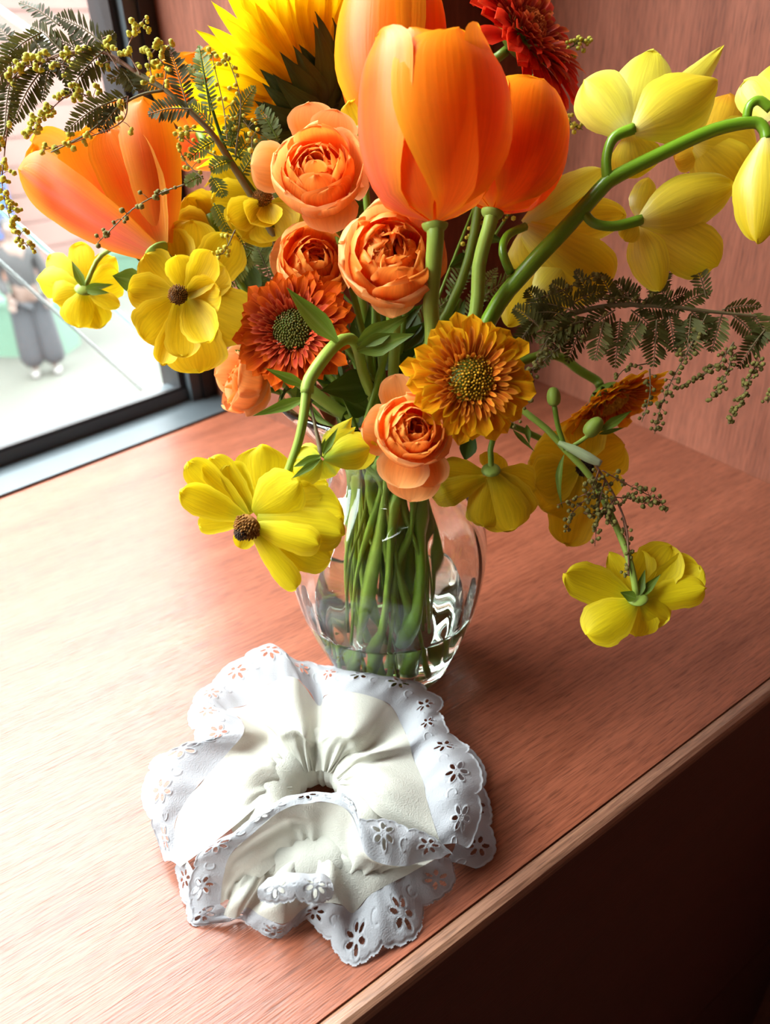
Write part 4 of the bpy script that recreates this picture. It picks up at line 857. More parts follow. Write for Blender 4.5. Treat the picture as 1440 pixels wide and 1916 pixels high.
# ================================================================== acacia branches, mimosa, leaves
def frond_mesh(acc, B, T, w, droop=.15, pairs=13, nview=None, seed=0, curl=0.0):
    """a pinnate leaf: midrib and paired narrow leaflets"""
    r = random.Random(seed); B = np.asarray(B); T = np.asarray(T); ax = nrm(T-B); L = np.linalg.norm(T-B)
    n0 = nrm(CAM-B) if nview is None else nview
    n0 = nrm(n0-ax*np.dot(n0, ax)); n0 = rot(n0, ax, r.uniform(-.7, .7)); xx = np.cross(ax, n0)
    mid = (B+T)/2+np.array([0, 0, 1])*droop*L*.5+xx*curl*L
    P = catmull([B, mid, T], pairs+3)
    V, F, uv = tubeg(P, np.linspace(.00042, .0002, len(P)), 5); acc[1].add(V, F, uv)
    for i in range(1, pairs+2):
        t = i/(pairs+2); k = w/2*(sin(pi*min(1, t*.85+.16))**.7)*(1+r.uniform(-.1, .1))
        tg = nrm(P[min(i+1, len(P)-1)]-P[i-1])
        for s in (-1, 1):
            dr = nrm(xx*s*.88+tg*(.42+.25*t)+n0*r.uniform(-.25, .35)); nn = nrm(np.cross(dr, tg)*s); sd_ = np.cross(nn, dr)
            hw = .00056+k*.012
            b = P[i]; pts = [b, b+dr*k*.3+sd_*hw, b+dr*k*.3-sd_*hw, b+dr*k*.75+sd_*hw*.95-nn*k*.03, b+dr*k*.75-sd_*hw*.95-nn*k*.03, b+dr*k-nn*k*.07]
            acc[0].add(pts, [[0, 2, 1], [1, 2, 4, 3], [3, 4, 5]], [(.5, 0), (1, .3), (0, .3), (1, .75), (0, .75), (.5, 1)])
def fronds(parent, d, specs, mat, twig, pairs=13, wk=1.0):
    for i, q_ in enumerate(specs):
        bx, by, tx, ty, w_, db, dt = q_[:7]
        acc = (Acc(), Acc()); ln = sqrt((bx-tx)**2+(by-ty)**2)
        _sd[0] += 1
        frond_mesh(acc, at(bx, by, d+db/100), at(tx, ty, d+dt/100), w_*1.12*wk*d/FPX, pairs=max(6, int(ln/6.6)), seed=_sd[0], droop=q_[7] if len(q_) > 7 else .12)
        f = acc[0].build('frond', mat, parent); acc[1].build('midrib', twig, f)
def spray(parent, pts, d0, n, mat, twig, br=.0013, spread=.006, seed=0, r=.0004, cl=1, t0=.1):
    """flower string: thin stalk with little round heads on side stalks"""
    q = random.Random(seed+5); P = [at(*(p if len(p) == 3 else (p[0], p[1], d0))) for p in pts]
    C_ = catmull(P, 40); st = Acc(); V, F, uv = tubeg(C_, np.linspace(r*1.3, r*.7, 40), 5); st.add(V, F, uv)
    bl_ = Acc(); sv, sf = ico()
    for i in range(n):
        t = t0+(1-t0)*(i+q.random()*.8)/n; c = C_[min(39, int(t*39))]
        dr = nrm([q.uniform(-1, 1), q.uniform(-1, 1), q.uniform(-.8, 1)]); e = c+dr*spread*q.uniform(.35, 1)*(1.15-t*.5)
        V, F, uv = tubeg(np.array([c, (c+e)/2+np.array([0, 0, spread*.08]), e]), r*.6, 4); st.add(V, F, uv)
        for k in range(cl):
            b = e+nrm([q.uniform(-1, 1), q.uniform(-1, 1), q.uniform(-1, 1)])*br*1.3*(k > 0); s_ = br*q.uniform(.75, 1.15)
            bl_.add(b+sv*s_*np.array([1+.12*q.uniform(-1, 1)]*3), sf)
    f = st.build('flower_stalk', twig, parent); bl_.build('flower_heads', mat, f, kind='stuff')
# left branch
P = at(432, 305, .372)
al = thing('acacia_branch', 'feathery brown-green acacia branch with yellow buds arching to the upper left over the open tulip', 'foliage', P, 'acacia in the bouquet')
stem(al, [at(-60, 118, .365), at(60, 108, .362), at(150, 99, .360), at(215, 112, .358), at(262, 140, .357), at(307, 167, .358), at(367, 220, .362), at(400, 255, .366), at(432, 305, .375), at(500, 420, .39), at(600, 620, .40)], [.0006, .0007, .0009, .0011, .0013, .0015, .0018, .0021, .0019, .0016], TWIG, seg=54)
tube('twig', [at(262, 140, .357), at(200, 100, .356), at(150, 96, .357), at(100, 106, .358), at(43, 138, .360), at(-20, 180, .36)], [.0009, .0004], TWIGR, al, seg=20)
tube('twig', [at(312, 168, .358), at(262, 178, .356), at(215, 205, .355), at(160, 252, .354), at(95, 285, .354)], [.0007, .0003], TWIG, al, seg=16)
tube('twig', [at(30, 135, .36), at(20, 190, .36), at(8, 250, .36), at(-6, 290, .36)], [.0007, .0003], TWIG, al, seg=12)
fronds(al, .358, [
    (205, 90, 104, 30, 52, 0, 0), (112, 48, 34, 4, 36, 0, .2), (204, 86, 124, 180, 62, -.2, -.3), (80, 128, 24, 232, 56, 0, 0), (95, 118, 80, 190, 30, 0, .1), (106, 108, 128, 158, 36, 0, .1),
    (238, 180, 120, 246, 56, -.3, -.4), (222, 200, 186, 250, 32, -.3, -.3), (228, 130, 255, 172, 46, .2, .3), (352, 205, 314, 84, 48, -.2, -.2), (360, 204, 276, 214, 50, -.3, -.4), 
    (20, 150, 8, 262, 46, .2, .3), (30, 92, -10, 44, 40, .2, .4), (62, 72, 96, 134, 44, .1, .1), (78, 60, -5, 128, 52, .1, .2), (118, 98, 58, 48, 48, .2, .3), (60, 100, -20, 165, 56, .3, .4), (150, 96, 92, 72, 44, .3, .2),
    (40, 110, 8, 80, 40, .3, .3), (0, 110, -30, 190, 50, .4, .4), (170, 95, 130, 55, 40, .3, .3), (180, 110, 215, 60, 36, .2, .3), (260, 140, 200, 150, 40, .4, .4), (150, 100, 160, 150, 40, .3, .2), (300, 165, 240, 150, 34, .3, .3), (210, 208, 160, 235, 40, .1, .1)], FERN, TWIG)
for i, (pts, n) in enumerate([([(222, 130), (200, 95), (190, 66)], 9), ([(262, 140), (240, 90), (262, 52), (266, 40)], 15), ([(285, 152), (280, 110), (300, 85), (312, 92)], 14), ([(305, 165), (310, 130), (296, 105)], 8), ([(180, 98), (150, 105), (110, 100)], 10),
    ([(110, 105), (70, 120), (30, 125)], 18), ([(215, 205), (140, 175), (80, 220), (55, 255)], 34), ([(160, 252), (120, 270), (85, 280)], 9), ([(20, 185), (8, 290), (4, 340), (12, 385), (28, 430), (52, 462)], 44), ([(50, 122), (30, 140), (10, 165)], 8), ([(130, 100), (118, 120), (130, 125)], 6), ([(240, 180), (225, 230), (130, 270)], 6)]):
    spray(al, pts, .355 if i != 8 else .36, n, BALLY, TWIGR, .00135, .0062, i, .00028, cl=2)
# green sprig between the tulip and the rose
P = at(432, 300, .378)
ag = thing('acacia_sprig', 'light green acacia sprig with tiny yellow balls, left of the peach rose', 'foliage', P, 'acacia in the bouquet')
stem(ag, [at(372, 88, .374), at(388, 170, .374), at(410, 245, .376), at(434, 302, .379), at(520, 440, .392)], [.0005, .0009, .0013, .0013], LEAFM, seg=34)
fronds(ag, .374, [(394, 215, 372, 84, 44, -.2, -.1), (425, 258, 478, 160, 40, 0, .1), (520, 262, 482, 200, 44, .4, .4), (405, 262, 352, 300, 36, 0, -.1), (435, 300, 392, 318, 34, -.1, -.2), (400, 240, 350, 190, 36, 0, 0), (380, 165, 352, 120, 30, 0, .1), (430, 275, 455, 205, 34, .1, .1),
    (500, 300, 512, 215, 40, .6, .6), (440, 300, 480, 250, 40, .3, .3), (380, 330, 345, 345, 30, 0, 0), (395, 330, 420, 370, 36, .4, .4), (450, 300, 420, 235, 40, .3, .2), (400, 380, 430, 440, 40, 1.2, 1.4), (440, 420, 470, 500, 44, 1.4, 1.6), (470, 470, 430, 540, 44, 1.4, 1.6), (450, 330, 500, 260, 36, .9, .9)], FERNG, LEAFM)
for i, (pts, n) in enumerate([([(425, 262), (418, 200), (400, 120), (396, 98)], 14), ([(440, 290), (450, 190), (430, 120), (420, 108)], 18), ([(400, 250), (350, 245), (330, 260)], 10), ([(345, 345), (300, 362), (250, 390), (205, 432), (182, 455)], 22), ([(420, 300), (360, 270), (338, 250)], 8), ([(380, 335), (345, 300), (335, 272)], 12), ([(470, 300), (470, 250), (455, 225)], 10), ([(440, 430), (420, 470), (400, 480)], 10)]):
    spray(ag, pts, .372 if i != 3 else .352, n, BALLY if i != 3 else BALLG, TWIG, .00125, .0055, i+40, .00028)
# right branch
P = at(985, 622, .385)
ar = thing('acacia_branch', 'feathery green acacia branch with brown bud strings reaching to the right edge', 'foliage', P, 'acacia in the bouquet')
stem(ar, [at(1475, 597, .372), at(1400, 590, .372), at(1330, 583, .373), at(1250, 574, .374), at(1150, 571, .376), at(1060, 590, .380), at(985, 624, .386), at(900, 680, .395)], [.0006, .0008, .0011, .0014, .0016, .0016, .0016], TWIG, seg=44)
fronds(ar, .374, [
    (1080, 585, 990, 566, 56, 0, .2), (1100, 598, 1000, 640, 60, .1, .2), (1062, 572, 1132, 545, 46, .2, .2), (1130, 598, 1112, 676, 54, -.1, -.1), (1200, 600, 1160, 662, 58, -.2, -.2), (1228, 598, 1222, 688, 62, -.2, -.2), (1190, 575, 1148, 528, 54, .1, .2), (1252, 565, 1212, 520, 46, 0, .1),
    (1322, 560, 1298, 490, 40, 0, .1), (1292, 590, 1284, 668, 70, -.1, -.1), (1330, 590, 1262, 650, 48, .2, .2), (1402, 585, 1440, 640, 60, -.1, 0), (1432, 615, 1380, 690, 50, -.1, -.1), (1350, 580, 1425, 574, 34, 0, 0), (1190, 575, 1272, 586, 50, .1, 0), (1015, 618, 960, 575, 48, .2, .3),
    (1040, 600, 975, 610, 56, .3, .4), (1060, 600, 1010, 690, 56, .3, .3), (1000, 600, 962, 660, 50, .3, .3), (1130, 575, 1200, 540, 46, .3, .4), (1150, 580, 1100, 620, 56, .2, .2), (1230, 575, 1290, 548, 40, .1, .2), (1260, 580, 1330, 545, 40, .1, .1), (1070, 560, 1030, 530, 40, .4, .4), (1020, 590, 985, 540, 44, .4, .5), (1150, 572, 1120, 510, 40, .4, .5), (1180, 580, 1240, 640, 50, .3, .3), (1160, 596, 1150, 690, 56, .2, .1), (1100, 590, 1060, 680, 56, .4, .4), (1250, 585, 1262, 660, 54, .2, .2), (1290, 580, 1335, 640, 50, .2, .2), (1350, 588, 1330, 660, 50, .1, .1), (1110, 570, 1075, 505, 44, .4, .5), (1220, 568, 1250, 505, 40, .3, .4), (1060, 590, 1000, 585, 60, .2, .2), (1085, 600, 1030, 655, 60, .1, .1), (1370, 590, 1420, 640, 44, .2, .3), (1440, 600, 1405, 660, 44, 0, 0)], FERNR, TWIG)
for i, (pts, n, sp) in enumerate([([(1322, 588), (1290, 650), (1262, 700), (1246, 735), (1232, 775), (1224, 812)], 54, .0045), ([(1372, 640), (1345, 680), (1310, 705), (1272, 722)], 36, .0045), ([(1372, 640), (1362, 690), (1345, 725), (1325, 752)], 38, .004), ([(1428, 668), (1405, 700), (1388, 745), (1362, 794)], 52, .004), ([(1470, 700), (1445, 735), (1435, 755)], 14, .004),
    ([(1000, 560), (1060, 540), (1100, 520), (1128, 516)], 26, .0035), ([(1150, 580), (1060, 640), (1000, 690), (965, 715)], 40, .005), ([(1130, 590), (1040, 620), (1000, 680), (985, 720)], 22, .005), ([(1240, 570), (1170, 556), (1120, 560)], 18, .004), ([(1210, 680), (1170, 690), (1150, 712)], 9, .003), ([(985, 690), (985, 740), (960, 790)], 20, .006), ([(1215, 690), (1215, 740), (1200, 790)], 14, .004)]):
    spray(ar, pts, .371 if i < 5 else .374, n, BALLG, TWIG, .00115, sp, i+60, .00028)
# dangling spray at the lower right
P = at(1116, 860, .372)
ad = thing('acacia_sprig', 'thin sprig of brown-green buds dangling across the nodding stem at the lower right', 'foliage', P, 'acacia in the bouquet')
tube('stalk', [at(1104, 856, .3725), at(1120, 880, .371), at(1150, 930, .370), at(1172, 990, .369), at(1176, 1078, .3675)], [.0007, .0004], TWIGR, ad, seg=20)
for i, (pts, n) in enumerate([([(1120, 880), (1108, 920), (1070, 960), (1062, 995)], 30), ([(1130, 900), (1120, 950), (1112, 1022)], 34), ([(1126, 880), (1170, 905), (1210, 925), (1232, 935), (1246, 960)], 36), ([(1150, 930), (1190, 935), (1215, 945)], 26), ([(1150, 930), (1130, 960), (1090, 960)], 34), ([(1165, 970), (1176, 1040), (1172, 1078)], 28), ([(1120, 880), (1100, 920), (1042, 945)], 18), ([(1150, 935), (1140, 965), (1150, 985)], 20)]):
    spray(ad, pts, .370, n, BALLG, TWIGR, .00115, .0042, i+90, .00025)
# mimosa tips behind the flowers
for lab, pts, n, d in (('tiny mimosa sprig sticking out right of the red gerbera', [(1030, 100), (1060, 92), (1085, 78), (1100, 76)], 24, .41), ('tiny mimosa sprig showing right of the tucked-in tulip, below the red gerbera', [(1030, 250), (1045, 225), (1070, 235), (1090, 243)], 24, .41),
        ('mimosa sprig showing between the tulip stems and the orchid', [(985, 350), (960, 390), (900, 420), (880, 460), (900, 500)], 60, .405), ('mimosa sprig among yellow petals above the large yellow bloom', [(470, 190), (440, 150), (430, 120)], 16, .44)):
    P = at(*pts[0], d); ms_ = thing('mimosa_sprig', lab, 'foliage', P, 'mimosa in the bouquet'); spray(ms_, pts, d, n, BALLY, LEAFM, .0013, .0065, n+len(lab), .0003)
    stem(ms_, [P, P+np.array([-.02, .0, -.03]), at(760, 700, .41)], .0008, GREEN)
# broad leaves and filler greenery
P = at(700, 700, .40)
fl = thing('leafy_stems', 'dark green leafy stems filling the heart of the bouquet above the vase neck', 'foliage', P)
px_leaf(fl, .395, [(700, 720, 600, 730, 62, -1.5, -2.2, .1, 10), (690, 770, 640, 745, 44, -1, -1.6, .1, 0), (640, 720, 560, 650, 60, 0, 1, .1, 20), (700, 700, 740, 610, 60, .5, 1, .1, 0), (730, 680, 800, 600, 56, .6, 1.2, .1, 0), (690, 690, 660, 590, 66, .6, 1.2, .1, 0), (760, 700, 790, 640, 50, .3, .5, .1, 0), (830, 640, 870, 560, 44, 1, 2, .1, 0),
    (720, 640, 690, 570, 60, 1, 1.5, .1, 0), (640, 640, 600, 560, 60, 1, 1.5, .1, 0), (520, 620, 470, 540, 54, 1.5, 2, .1, 0), (500, 600, 520, 520, 50, 1.5, 2, .1, 0), (480, 560, 440, 470, 56, 1.5, 2, .1, 0), (570, 470, 520, 420, 60, 1.5, 2, .1, 0), (760, 640, 770, 560, 50, 1, 1.5, .1, 0), (870, 700, 895, 640, 46, 1, 1.4, .1, 0),
    (900, 760, 925, 700, 40, 1, 1.4, .1, 0), (870, 860, 885, 800, 34, -.5, 0, .1, 0), (895, 440, 945, 452, 22, .5, .6, .1, 0), (880, 480, 840, 500, 30, .6, .4, .1, 0), (640, 800, 690, 760, 40, 0, -.4, .1, 0), (560, 760, 590, 700, 44, .4, .6, .1, 0), (690, 380, 640, 440, 60, 2, 2, .1, 0), (700, 640, 790, 570, 50, .8, 1.4, .1, 0), (740, 750, 690, 700, 50, .6, .8, .1, 0), (780, 720, 740, 650, 56, .9, 1, .1, 0)], LEAF)
for i, pts in enumerate(([(640, 600, .40), (670, 700, .40)], [(760, 560, .40), (740, 700, .40)], [(700, 560, .405), (700, 700, .40)], [(860, 560, .405), (800, 720, .40)], [(560, 520, .40), (620, 700, .405)], [(820, 480, .40), (790, 700, .405)])):
    stem(fl, [at(*p) for p in pts], .0014, GREEN)
px_leaf(fl, .375, [(268, 530, 210, 516, 46, .2, 0, .1, 0), (500, 690, 440, 655, 40, 1.8, 2.4, .1, 0), (300, 500, 250, 480, 20, .5, .4, .1, 0), (960, 805, 1000, 845, 10, 1, 1.2, .2, 0)], LEAFM)
fa = [(640, 690, 560, 560, 50, 1, 2), (700, 660, 610, 600, 50, 1.5, 2), (760, 640, 840, 560, 50, 1.5, 2), (860, 620, 930, 500, 50, 2, 3), (840, 560, 900, 450, 50, 2, 2), (600, 560, 540, 470, 50, 2, 3), (520, 520, 470, 440, 50, 2, 2.6), (900, 560, 960, 520, 44, 2, 2.4), (650, 740, 720, 800, 40, -.5, -.5), (660, 690, 600, 640, 46, 1, 1)]
fronds(fl, .395, fa, FERNG, TWIG)
fronds(fl, .415, [(520, 560, 470, 440, 56, 0, 0), (540, 540, 500, 430, 56, 0, 0), (500, 560, 430, 480, 56, .3, .5), (470, 470, 420, 400, 56, .5, .6), (520, 470, 470, 360, 50, .5, .6), (470, 420, 400, 340, 54, 1, 1.4), (460, 380, 430, 300, 50, 1.2, 1.4), (540, 420, 520, 320, 50, 1, 1), (430, 420, 360, 370, 54, 1.2, 1.4), (500, 620, 450, 560, 50, 0, 0)], FERNG, TWIG)
px_leaf(fl, .42, [(520, 580, 450, 500, 66, 0, .5, .1, 0), (500, 500, 470, 420, 66, 0, .5, .1, 0), (460, 440, 400, 380, 66, .5, 1, .1, 0), (540, 480, 500, 380, 66, 0, 0, .1, 0), (470, 560, 430, 600, 50, 0, .5, .1, 0), (420, 360, 380, 420, 60, 1, 1.5, .1, 0)], LEAF)
# ================================================================== the scrunchie
scr = thing('scrunchie', 'white ruffled fabric scrunchie with eyelet lace trim lying in front of the vase', 'scrunchie', atz(590, 1500, 0))
def fabricmat(name, col, dots, trans=.25):
    mt, t, out = newmat(name)
    uv = N(t, 'UVMap'); b = N(t, 'BsdfPrincipled', Roughness=.85); b.inputs['Specular IOR Level'].default_value = .15
    nz = N(t, 'TexNoise', Scale=1500.0, Detail=1.0); tcn = N(t, 'TexCoord'); t.links.new(tcn.outputs['Object'], nz.inputs['Vector'])
    hm = N(t, 'Math', operation='MULTIPLY'); hm.inputs[1].default_value = .35; t.links.new(nz.outputs[0], hm.inputs[0])
    h = hm.outputs[0]
    if dots:                                                # embroidered dots in a lozenge lattice (relief only)
        mp = N(t, 'Mapping'); mp.inputs['Rotation'].default_value = (0, 0, pi/4); mp.inputs['Scale'].default_value = (.62, .62, 1); t.links.new(uv.outputs[0], mp.inputs[0])
        s = N(t, 'SeparateXYZ'); t.links.new(mp.outputs[0], s.inputs[0])
        def tri(o, k):
            m_ = N(t, 'Math', operation='MULTIPLY'); m_.inputs[1].default_value = k; t.links.new(o, m_.inputs[0])
            p = N(t, 'Math', operation='PINGPONG'); p.inputs[1].default_value = .5; t.links.new(m_.outputs[0], p.inputs[0]); return p.outputs[0]
        def less(o, v): l = N(t, 'Math', operation='LESS_THAN'); l.inputs[1].default_value = v; t.links.new(o, l.inputs[0]); return l.outputs[0]
        def mul(a, c): l = N(t, 'Math', operation='MULTIPLY'); t.links.new(a, l.inputs[0]); t.links.new(c, l.inputs[1]); return l.outputs[0]
        def add(a, c): l = N(t, 'Math', operation='ADD'); t.links.new(a, l.inputs[0]); t.links.new(c, l.inputs[1]); return l.outputs[0]
        la = mul(less(tri(s.outputs[0], 1.0), .07), less(tri(s.outputs[1], 6.0), .30)); lb = mul(less(tri(s.outputs[1], 1.0), .07), less(tri(s.outputs[0], 6.0), .30))
        k = N(t, 'Math', operation='MULTIPLY_ADD'); k.inputs[1].default_value = 2.2; t.links.new(add(la, lb), k.inputs[0]); t.links.new(h, k.inputs[2]); h = k.outputs[0]
    bp = N(t, 'Bump', Strength=.8, Distance=.0007); t.links.new(h, bp.inputs['Height']); t.links.new(bp.outputs[0], b.inputs['Normal'])
    b.inputs['Base Color'].default_value = c4(col)
    tr = N(t, 'BsdfTranslucent'); tr.inputs[0].default_value = c4(col); mx = N(t, 'MixShader'); mx.inputs[0].default_value = trans
    t.links.new(b.outputs[0], mx.inputs[1]); t.links.new(tr.outputs[0], mx.inputs[2]); t.links.new(mx.outputs[0], out.inputs[0]); return mt
CREAM = fabricmat('cream_cotton', (.58, .568, .505), True, .28)
LACE = fabricmat('white_lace', (.43, .437, .465), False, .32)
def rail(pts): return np.array([atz(p[0], p[1], p[2]/100) for p in pts])
def loft(rows, nu, nv):
    """Catmull-Rom surface through rails of equal point count"""
    R_ = np.stack([catmull(r, nu) for r in rows])           # rows x nu x 3
    return np.stack([catmull(R_[:, i], nv) for i in range(nu)], 1)
def normals(S):
    du = np.gradient(S, axis=1); dv = np.gradient(S, axis=0); n = np.cross(du, dv); return n/(np.linalg.norm(n, axis=2)[..., None]+1e-12)
def wig(u, v, seed):
    r = random.Random(seed); o = 0
    for k in range(5):
        a, b, p = r.uniform(2, 9), r.uniform(-4, 4), r.uniform(0, 6); o = o+np.sin(u*a+v*b+p)/(1+.25*a)
    return o
def fabric(name, rows, seed, nu=150, nv=34, pleat=.0010, npl=19, wr=.0008):
    S = loft(rows, nu, nv); n = normals(S)
    u = np.linspace(0, 1, nu)[None, :]*np.ones((nv, 1)); v = np.linspace(0, 1, nv)[:, None]*np.ones((1, nu))
    uc = np.concatenate([[0], np.cumsum(np.linalg.norm(np.diff(S[nv*2//3], axis=0), axis=1))])*100
    L = np.linalg.norm(np.diff(S, axis=0), axis=2).sum(0).mean()*100
    d = pleat*np.sin(uc[None, :]*npl/uc[-1]*6.28+2.5*np.sin(uc[None, :]*1.3)+v*1.5)*np.exp(-v*3.2) + wr*wig(uc[None, :]*.55, v*3, seed)*np.sin(np.clip(v, 0, 1)*pi*.9+.15)
    S = S+n*d[..., None]
    S[..., 2] = np.maximum(S[..., 2], .0006)
    uv = np.stack([(uc[None, :]*np.ones((nv, 1))).ravel(), (v*L).ravel()], 1)
    mk(name, S.reshape(-1, 3), gridf(nu, nv), CREAM, scr, uv); return S
def lace(name, seam, edge, seed, bulge=.18, per=2.05, res=.030, mid=None, off=0.0, flip=1):
    rows = [seam, (np.asarray(seam)+np.asarray(edge))/2, edge]
    a = np.asarray(seam); b = np.asarray(edge)
    if mid is None:
        m_ = (a+b)/2; m_[:, 2] += np.linalg.norm(b-a, axis=1)*bulge; rows[1] = m_
    else: rows[1] = np.asarray(mid)
    Ln = np.linalg.norm(np.diff(catmull((a+b)/2, 300), axis=0), axis=1).sum()*100
    W = np.median(np.linalg.norm(b-a, axis=1))*100
    W = max(W, 1.5)
    nu = int(Ln/res)+2; nv = int(W/res)+2
    S = loft(rows, nu, nv); n = normals(S)*flip
    md = S[nv//2]; uc = np.concatenate([[0], np.cumsum(np.linalg.norm(np.diff(md, axis=0), axis=1))])*100
    k_ = max(1, round(uc[-1]/per)); P_ = uc[-1]/k_
    U = uc[None, :]*np.ones((nv, 1))+off; Vc = np.linspace(0, W, nv)[:, None]*np.ones((1, nu))
    x = np.mod(U, P_)-P_/2; y = Vc-W*.54
    vmax = W*(1-.15*(1-np.abs(np.cos(pi*x/P_))**.6)) - .065*(1-np.abs(np.sin(pi*U/P_*5))**.7)
    hole = np.full(U.shape, 9.0)
    sc = min(1.0, W/1.75, P_/1.9)
    for k in range(6):
        t = k*pi/3+.26+seed*.1; hx, hy = .35*sc*cos(t), .36*sc*sin(t)
        e1 = (x-hx)*cos(t)+(y-hy)*sin(t); e2 = -(x-hx)*sin(t)+(y-hy)*cos(t)
        hole = np.minimum(hole, np.sqrt((e1/(.18*sc))**2+(e2/(.10*sc))**2))
    vine = np.abs(np.hypot(x-P_*.46, y+W*.14)-.22*sc)      # embroidered curl between the motifs
    edge_d = vmax-Vc
    h = .0004*np.exp(-((hole-1.25)/.30)**2) + .0005*np.exp(-((edge_d-.05)/.05)**2) + .00035*np.exp(-(vine/.035)**2)*(y < W*.2) + .0003*np.exp(-(np.hypot(x, y)/.07)**2)
    h += .0005*wig(U*.8, Vc*.7, seed)*.8
    S = S+n*h[..., None]
    S[..., 2] = np.maximum(S[..., 2], .0004)
    F = gridf(nu, nv)
    fc = lambda A: A.ravel()[F].mean(1)
    keep = (fc(hole) > 1.0) & (fc(edge_d) > 0)
    F = F[keep]; used = np.unique(F); mp = np.zeros(nu*nv, int); mp[used] = np.arange(len(used))
    mk(name, S.reshape(-1, 3)[used], mp[F], LACE, scr, np.stack([U.ravel(), Vc.ravel()], 1)[used])
# -- back and sides: gather, bulge, seam, lace edge
A = [((546,1480,2.0),(440,1545,2.7),(337,1622,1.2),(306,1612,.3)), ((545,1473,2.1),(430,1505,3.0),(326,1550,1.9),(292,1566,.3)), ((545,1466,2.1),(440,1470,3.3),(346,1502,2.5),(266,1512,.4)),
     ((545,1459,2.1),(460,1435,3.3),(384,1455,3.0),(270,1442,.8)), ((547,1452,2.1),(486,1405,3.0),(428,1406,3.4),(300,1412,1.8)), ((550,1448,2.1),(496,1385,2.9),(455,1372,3.9),(372,1402,2.4)),
     ((553,1446,2.1),(500,1370,2.8),(450,1345,3.6),(351,1366,2.2)), ((556,1445,2.1),(505,1360,2.9),(424,1328,3.0),(358,1310,2.2)), ((559,1444,2.1),(510,1365,3.3),(464,1318,2.3),(392,1276,.8)), ((563,1443,2.1),(518,1360,4.0),(490,1288,2.9),(428,1243,.9)),
     ((571,1442,2.1),(548,1350,4.2),(540,1267,3.1),(502,1205,1.2)), ((580,1442,2.1),(572,1370,3.8),(568,1282,2.6),(552,1236,.9)), ((590,1443,2.0),(592,1380,2.7),(596,1320,1.7),(590,1240,.6)), ((600,1442,2.1),(612,1365,3.7),(610,1302,2.7),(648,1250,.8)),
     ((607,1442,2.1),(640,1360,4.2),(650,1294,3.1),(700,1258,1.0)), ((614,1444,2.1),(665,1372,4.0),(702,1306,2.8),(755,1266,.8)), ((620,1447,2.1),(682,1390,3.2),(732,1322,2.2),(800,1286,.5)), ((625,1450,2.1),(690,1402,2.9),(751,1357,1.8),(829,1312,.3)),
     ((629,1453,2.1),(698,1408,3.9),(765,1388,2.9),(832,1352,.8)), ((632,1457,2.1),(702,1425,3.4),(772,1417,2.7),(864,1384,.9)), ((634,1461,2.1),(708,1440,4.0),(790,1458,3.3),(890,1410,1.8)), ((636,1466,2.1),(714,1472,4.1),(799,1500,3.3),(908,1474,1.8)),
     ((638,1472,2.1),(718,1500,3.7),(815,1553,2.9),(900,1532,1.5)), ((640,1480,2.1),(718,1530,3.0),(826,1580,2.4),(884,1592,1.2))]
A = [(c[0], c[1], c[2], (c[3][0], c[3][1], max(c[3][2], c[2][2]-.55))) for c in A]
G, Md, Sm, Ed = [rail([c[i] for c in A]) for i in range(4)]
fabric('gathered_fabric', [G, (G+Md)/2+np.array([0, 0, .004]), Md, Sm], 1, 260, 36)
lace('lace_trim', Sm, Ed, 1)
# -- front skirt
Bc = [((440,1650,2.0),(428,1682,1.4),(418,1712,.7),(372,1728,.15)), ((490,1620,2.3),(455,1680,1.7),(442,1718,.7),(420,1728,.1)), ((540,1592,2.5),(478,1672,1.3),(462,1698,.8),(452,1722,.1)), ((565,1580,2.6),(506,1680,1.9),(486,1712,1.0),(474,1742,.2)),
      ((578,1577,2.6),(538,1685,2.0),(530,1728,.9),(518,1758,.1)), ((586,1577,2.6),(562,1682,1.4),(566,1702,.9),(548,1742,.15)), ((592,1577,2.6),(590,1655,2.1),(592,1690,1.6),(576,1722,.5)), ((600,1578,2.6),(620,1655,2.3),(636,1692,1.7),(606,1766,.15)),
      ((608,1580,2.6),(650,1648,2.0),(660,1708,1.0),(648,1806,.1)), ((616,1584,2.6),(670,1640,2.0),(690,1676,1.4),(698,1798,.1)), ((626,1592,2.5),(692,1634,2.0),(724,1656,1.6),(778,1756,.1)), ((638,1602,2.4),(710,1630,1.9),(760,1638,1.6),(806,1700,.1)),
      ((650,1610,2.3),(722,1624,2.0),(788,1622,1.7),(852,1656,.2)), ((660,1616,2.2),(740,1618,1.9),(812,1608,1.6),(852,1606,.6))]
G2, M2, S2, E2 = [rail([c[i] for c in Bc]) for i in range(4)]
fabric('gathered_fabric', [G2, (G2+M2)/2+np.array([0, 0, .002]), M2, S2], 2, 220, 30, npl=12)
lace('lace_trim', S2, E2, 2, bulge=.06)
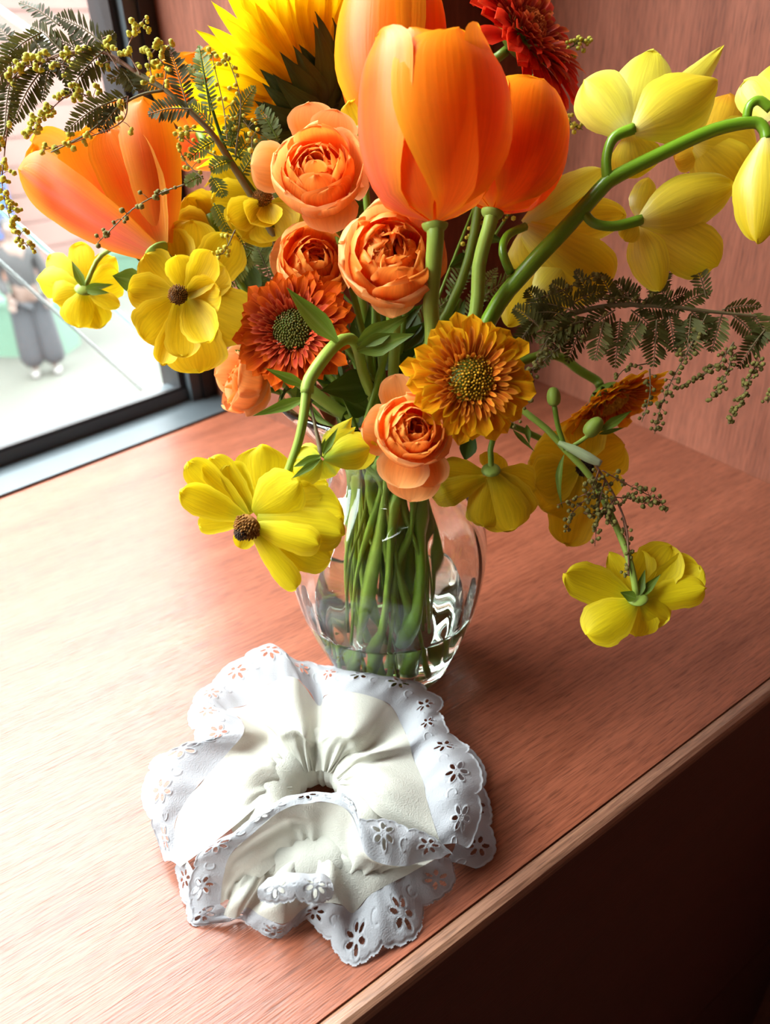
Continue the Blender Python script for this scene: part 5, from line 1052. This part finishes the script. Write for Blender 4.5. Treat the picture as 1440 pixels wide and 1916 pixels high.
# -- upright front layer whose hem makes the white ridge
Cc = [((436,1690,1.0),(412,1690,1.3),(356,1728,.3)), ((460,1672,1.6),(418,1640,2.5),(352,1650,2.0)), ((490,1640,2.2),(432,1598,3.5),(374,1594,3.4)), ((525,1605,2.5),(474,1558,4.0),(432,1560,4.0)), ((562,1584,2.7),(528,1516,4.4),(500,1512,4.3)),
      ((580,1578,2.7),(574,1503,4.5),(558,1486,4.3)), ((600,1579,2.7),(620,1503,4.5),(626,1483,4.3)), ((628,1598,2.5),(655,1524,4.3),(658,1498,4.3)), ((652,1630,2.1),(688,1600,3.3),(674,1528,4.3)), ((684,1634,2.0),(735,1620,2.9),(738,1534,3.8)), ((714,1634,1.8),(782,1616,2.5),(804,1562,3.1)), ((738,1632,1.6),(822,1604,2.1),(852,1598,2.3))]
G3, S3, E3 = [rail([c[i] for c in Cc]) for i in range(3)]
fabric('gathered_fabric', [G3, (G3+S3)/2+np.array([0, .002, 0]), S3], 3, 180, 22, npl=10)
lace('lace_trim', S3, E3, 3, bulge=.22)
# -- small lace fold lying on the front
f0 = rail([(484,1692,2.3),(520,1694,2.5),(562,1694,2.6),(600,1692,2.5),(622,1688,2.2)]); f1 = rail([(482,1662,3.0),(520,1656,3.3),(562,1652,3.4),(600,1655,3.2),(624,1664,2.8)]); f2 = rail([(500,1640,2.9),(530,1636,3.1),(562,1632,3.2),(598,1633,3.0),(616,1645,2.7)])
lace('lace_trim', f2, f0, 4, mid=f1, per=1.9)
# -- shaded under-layers at the right and the left
d0 = rail([(835,1400,1.2),(850,1440,1.1),(850,1490,1.0),(855,1540,1.0),(850,1585,.9),(835,1610,.8)]); d1 = rail([(888,1402,.8),(908,1440,.5),(918,1500,.2),(926,1545,.15),(926,1600,.1),(900,1630,.1)])
lace('lace_trim', d0, d1, 5, bulge=.05)
e0 = rail([(345,1596,1.4),(366,1640,1.4),(396,1680,1.1),(430,1704,.9)]); e1 = rail([(324,1626,.4),(336,1672,.2),(354,1730,.08),(414,1728,.06)])
lace('lace_trim', e0, e1, 6, bulge=.05)
# -- elastic core under the gathers
th_ = np.linspace(0, 2*pi, 40, endpoint=True); c0 = atz(592, 1512, .013)
Pc = np.stack([c0[0]+.025*np.cos(th_), c0[1]+.030*np.sin(th_), np.full(40, .0150)], 1)
V, F, uv = tubeg(Pc, .0142*(1+.06*np.sin(th_*23)), 16, caps=False); mk('elastic_band', V, F, CREAM, scr, uv*np.array([4, 20]))
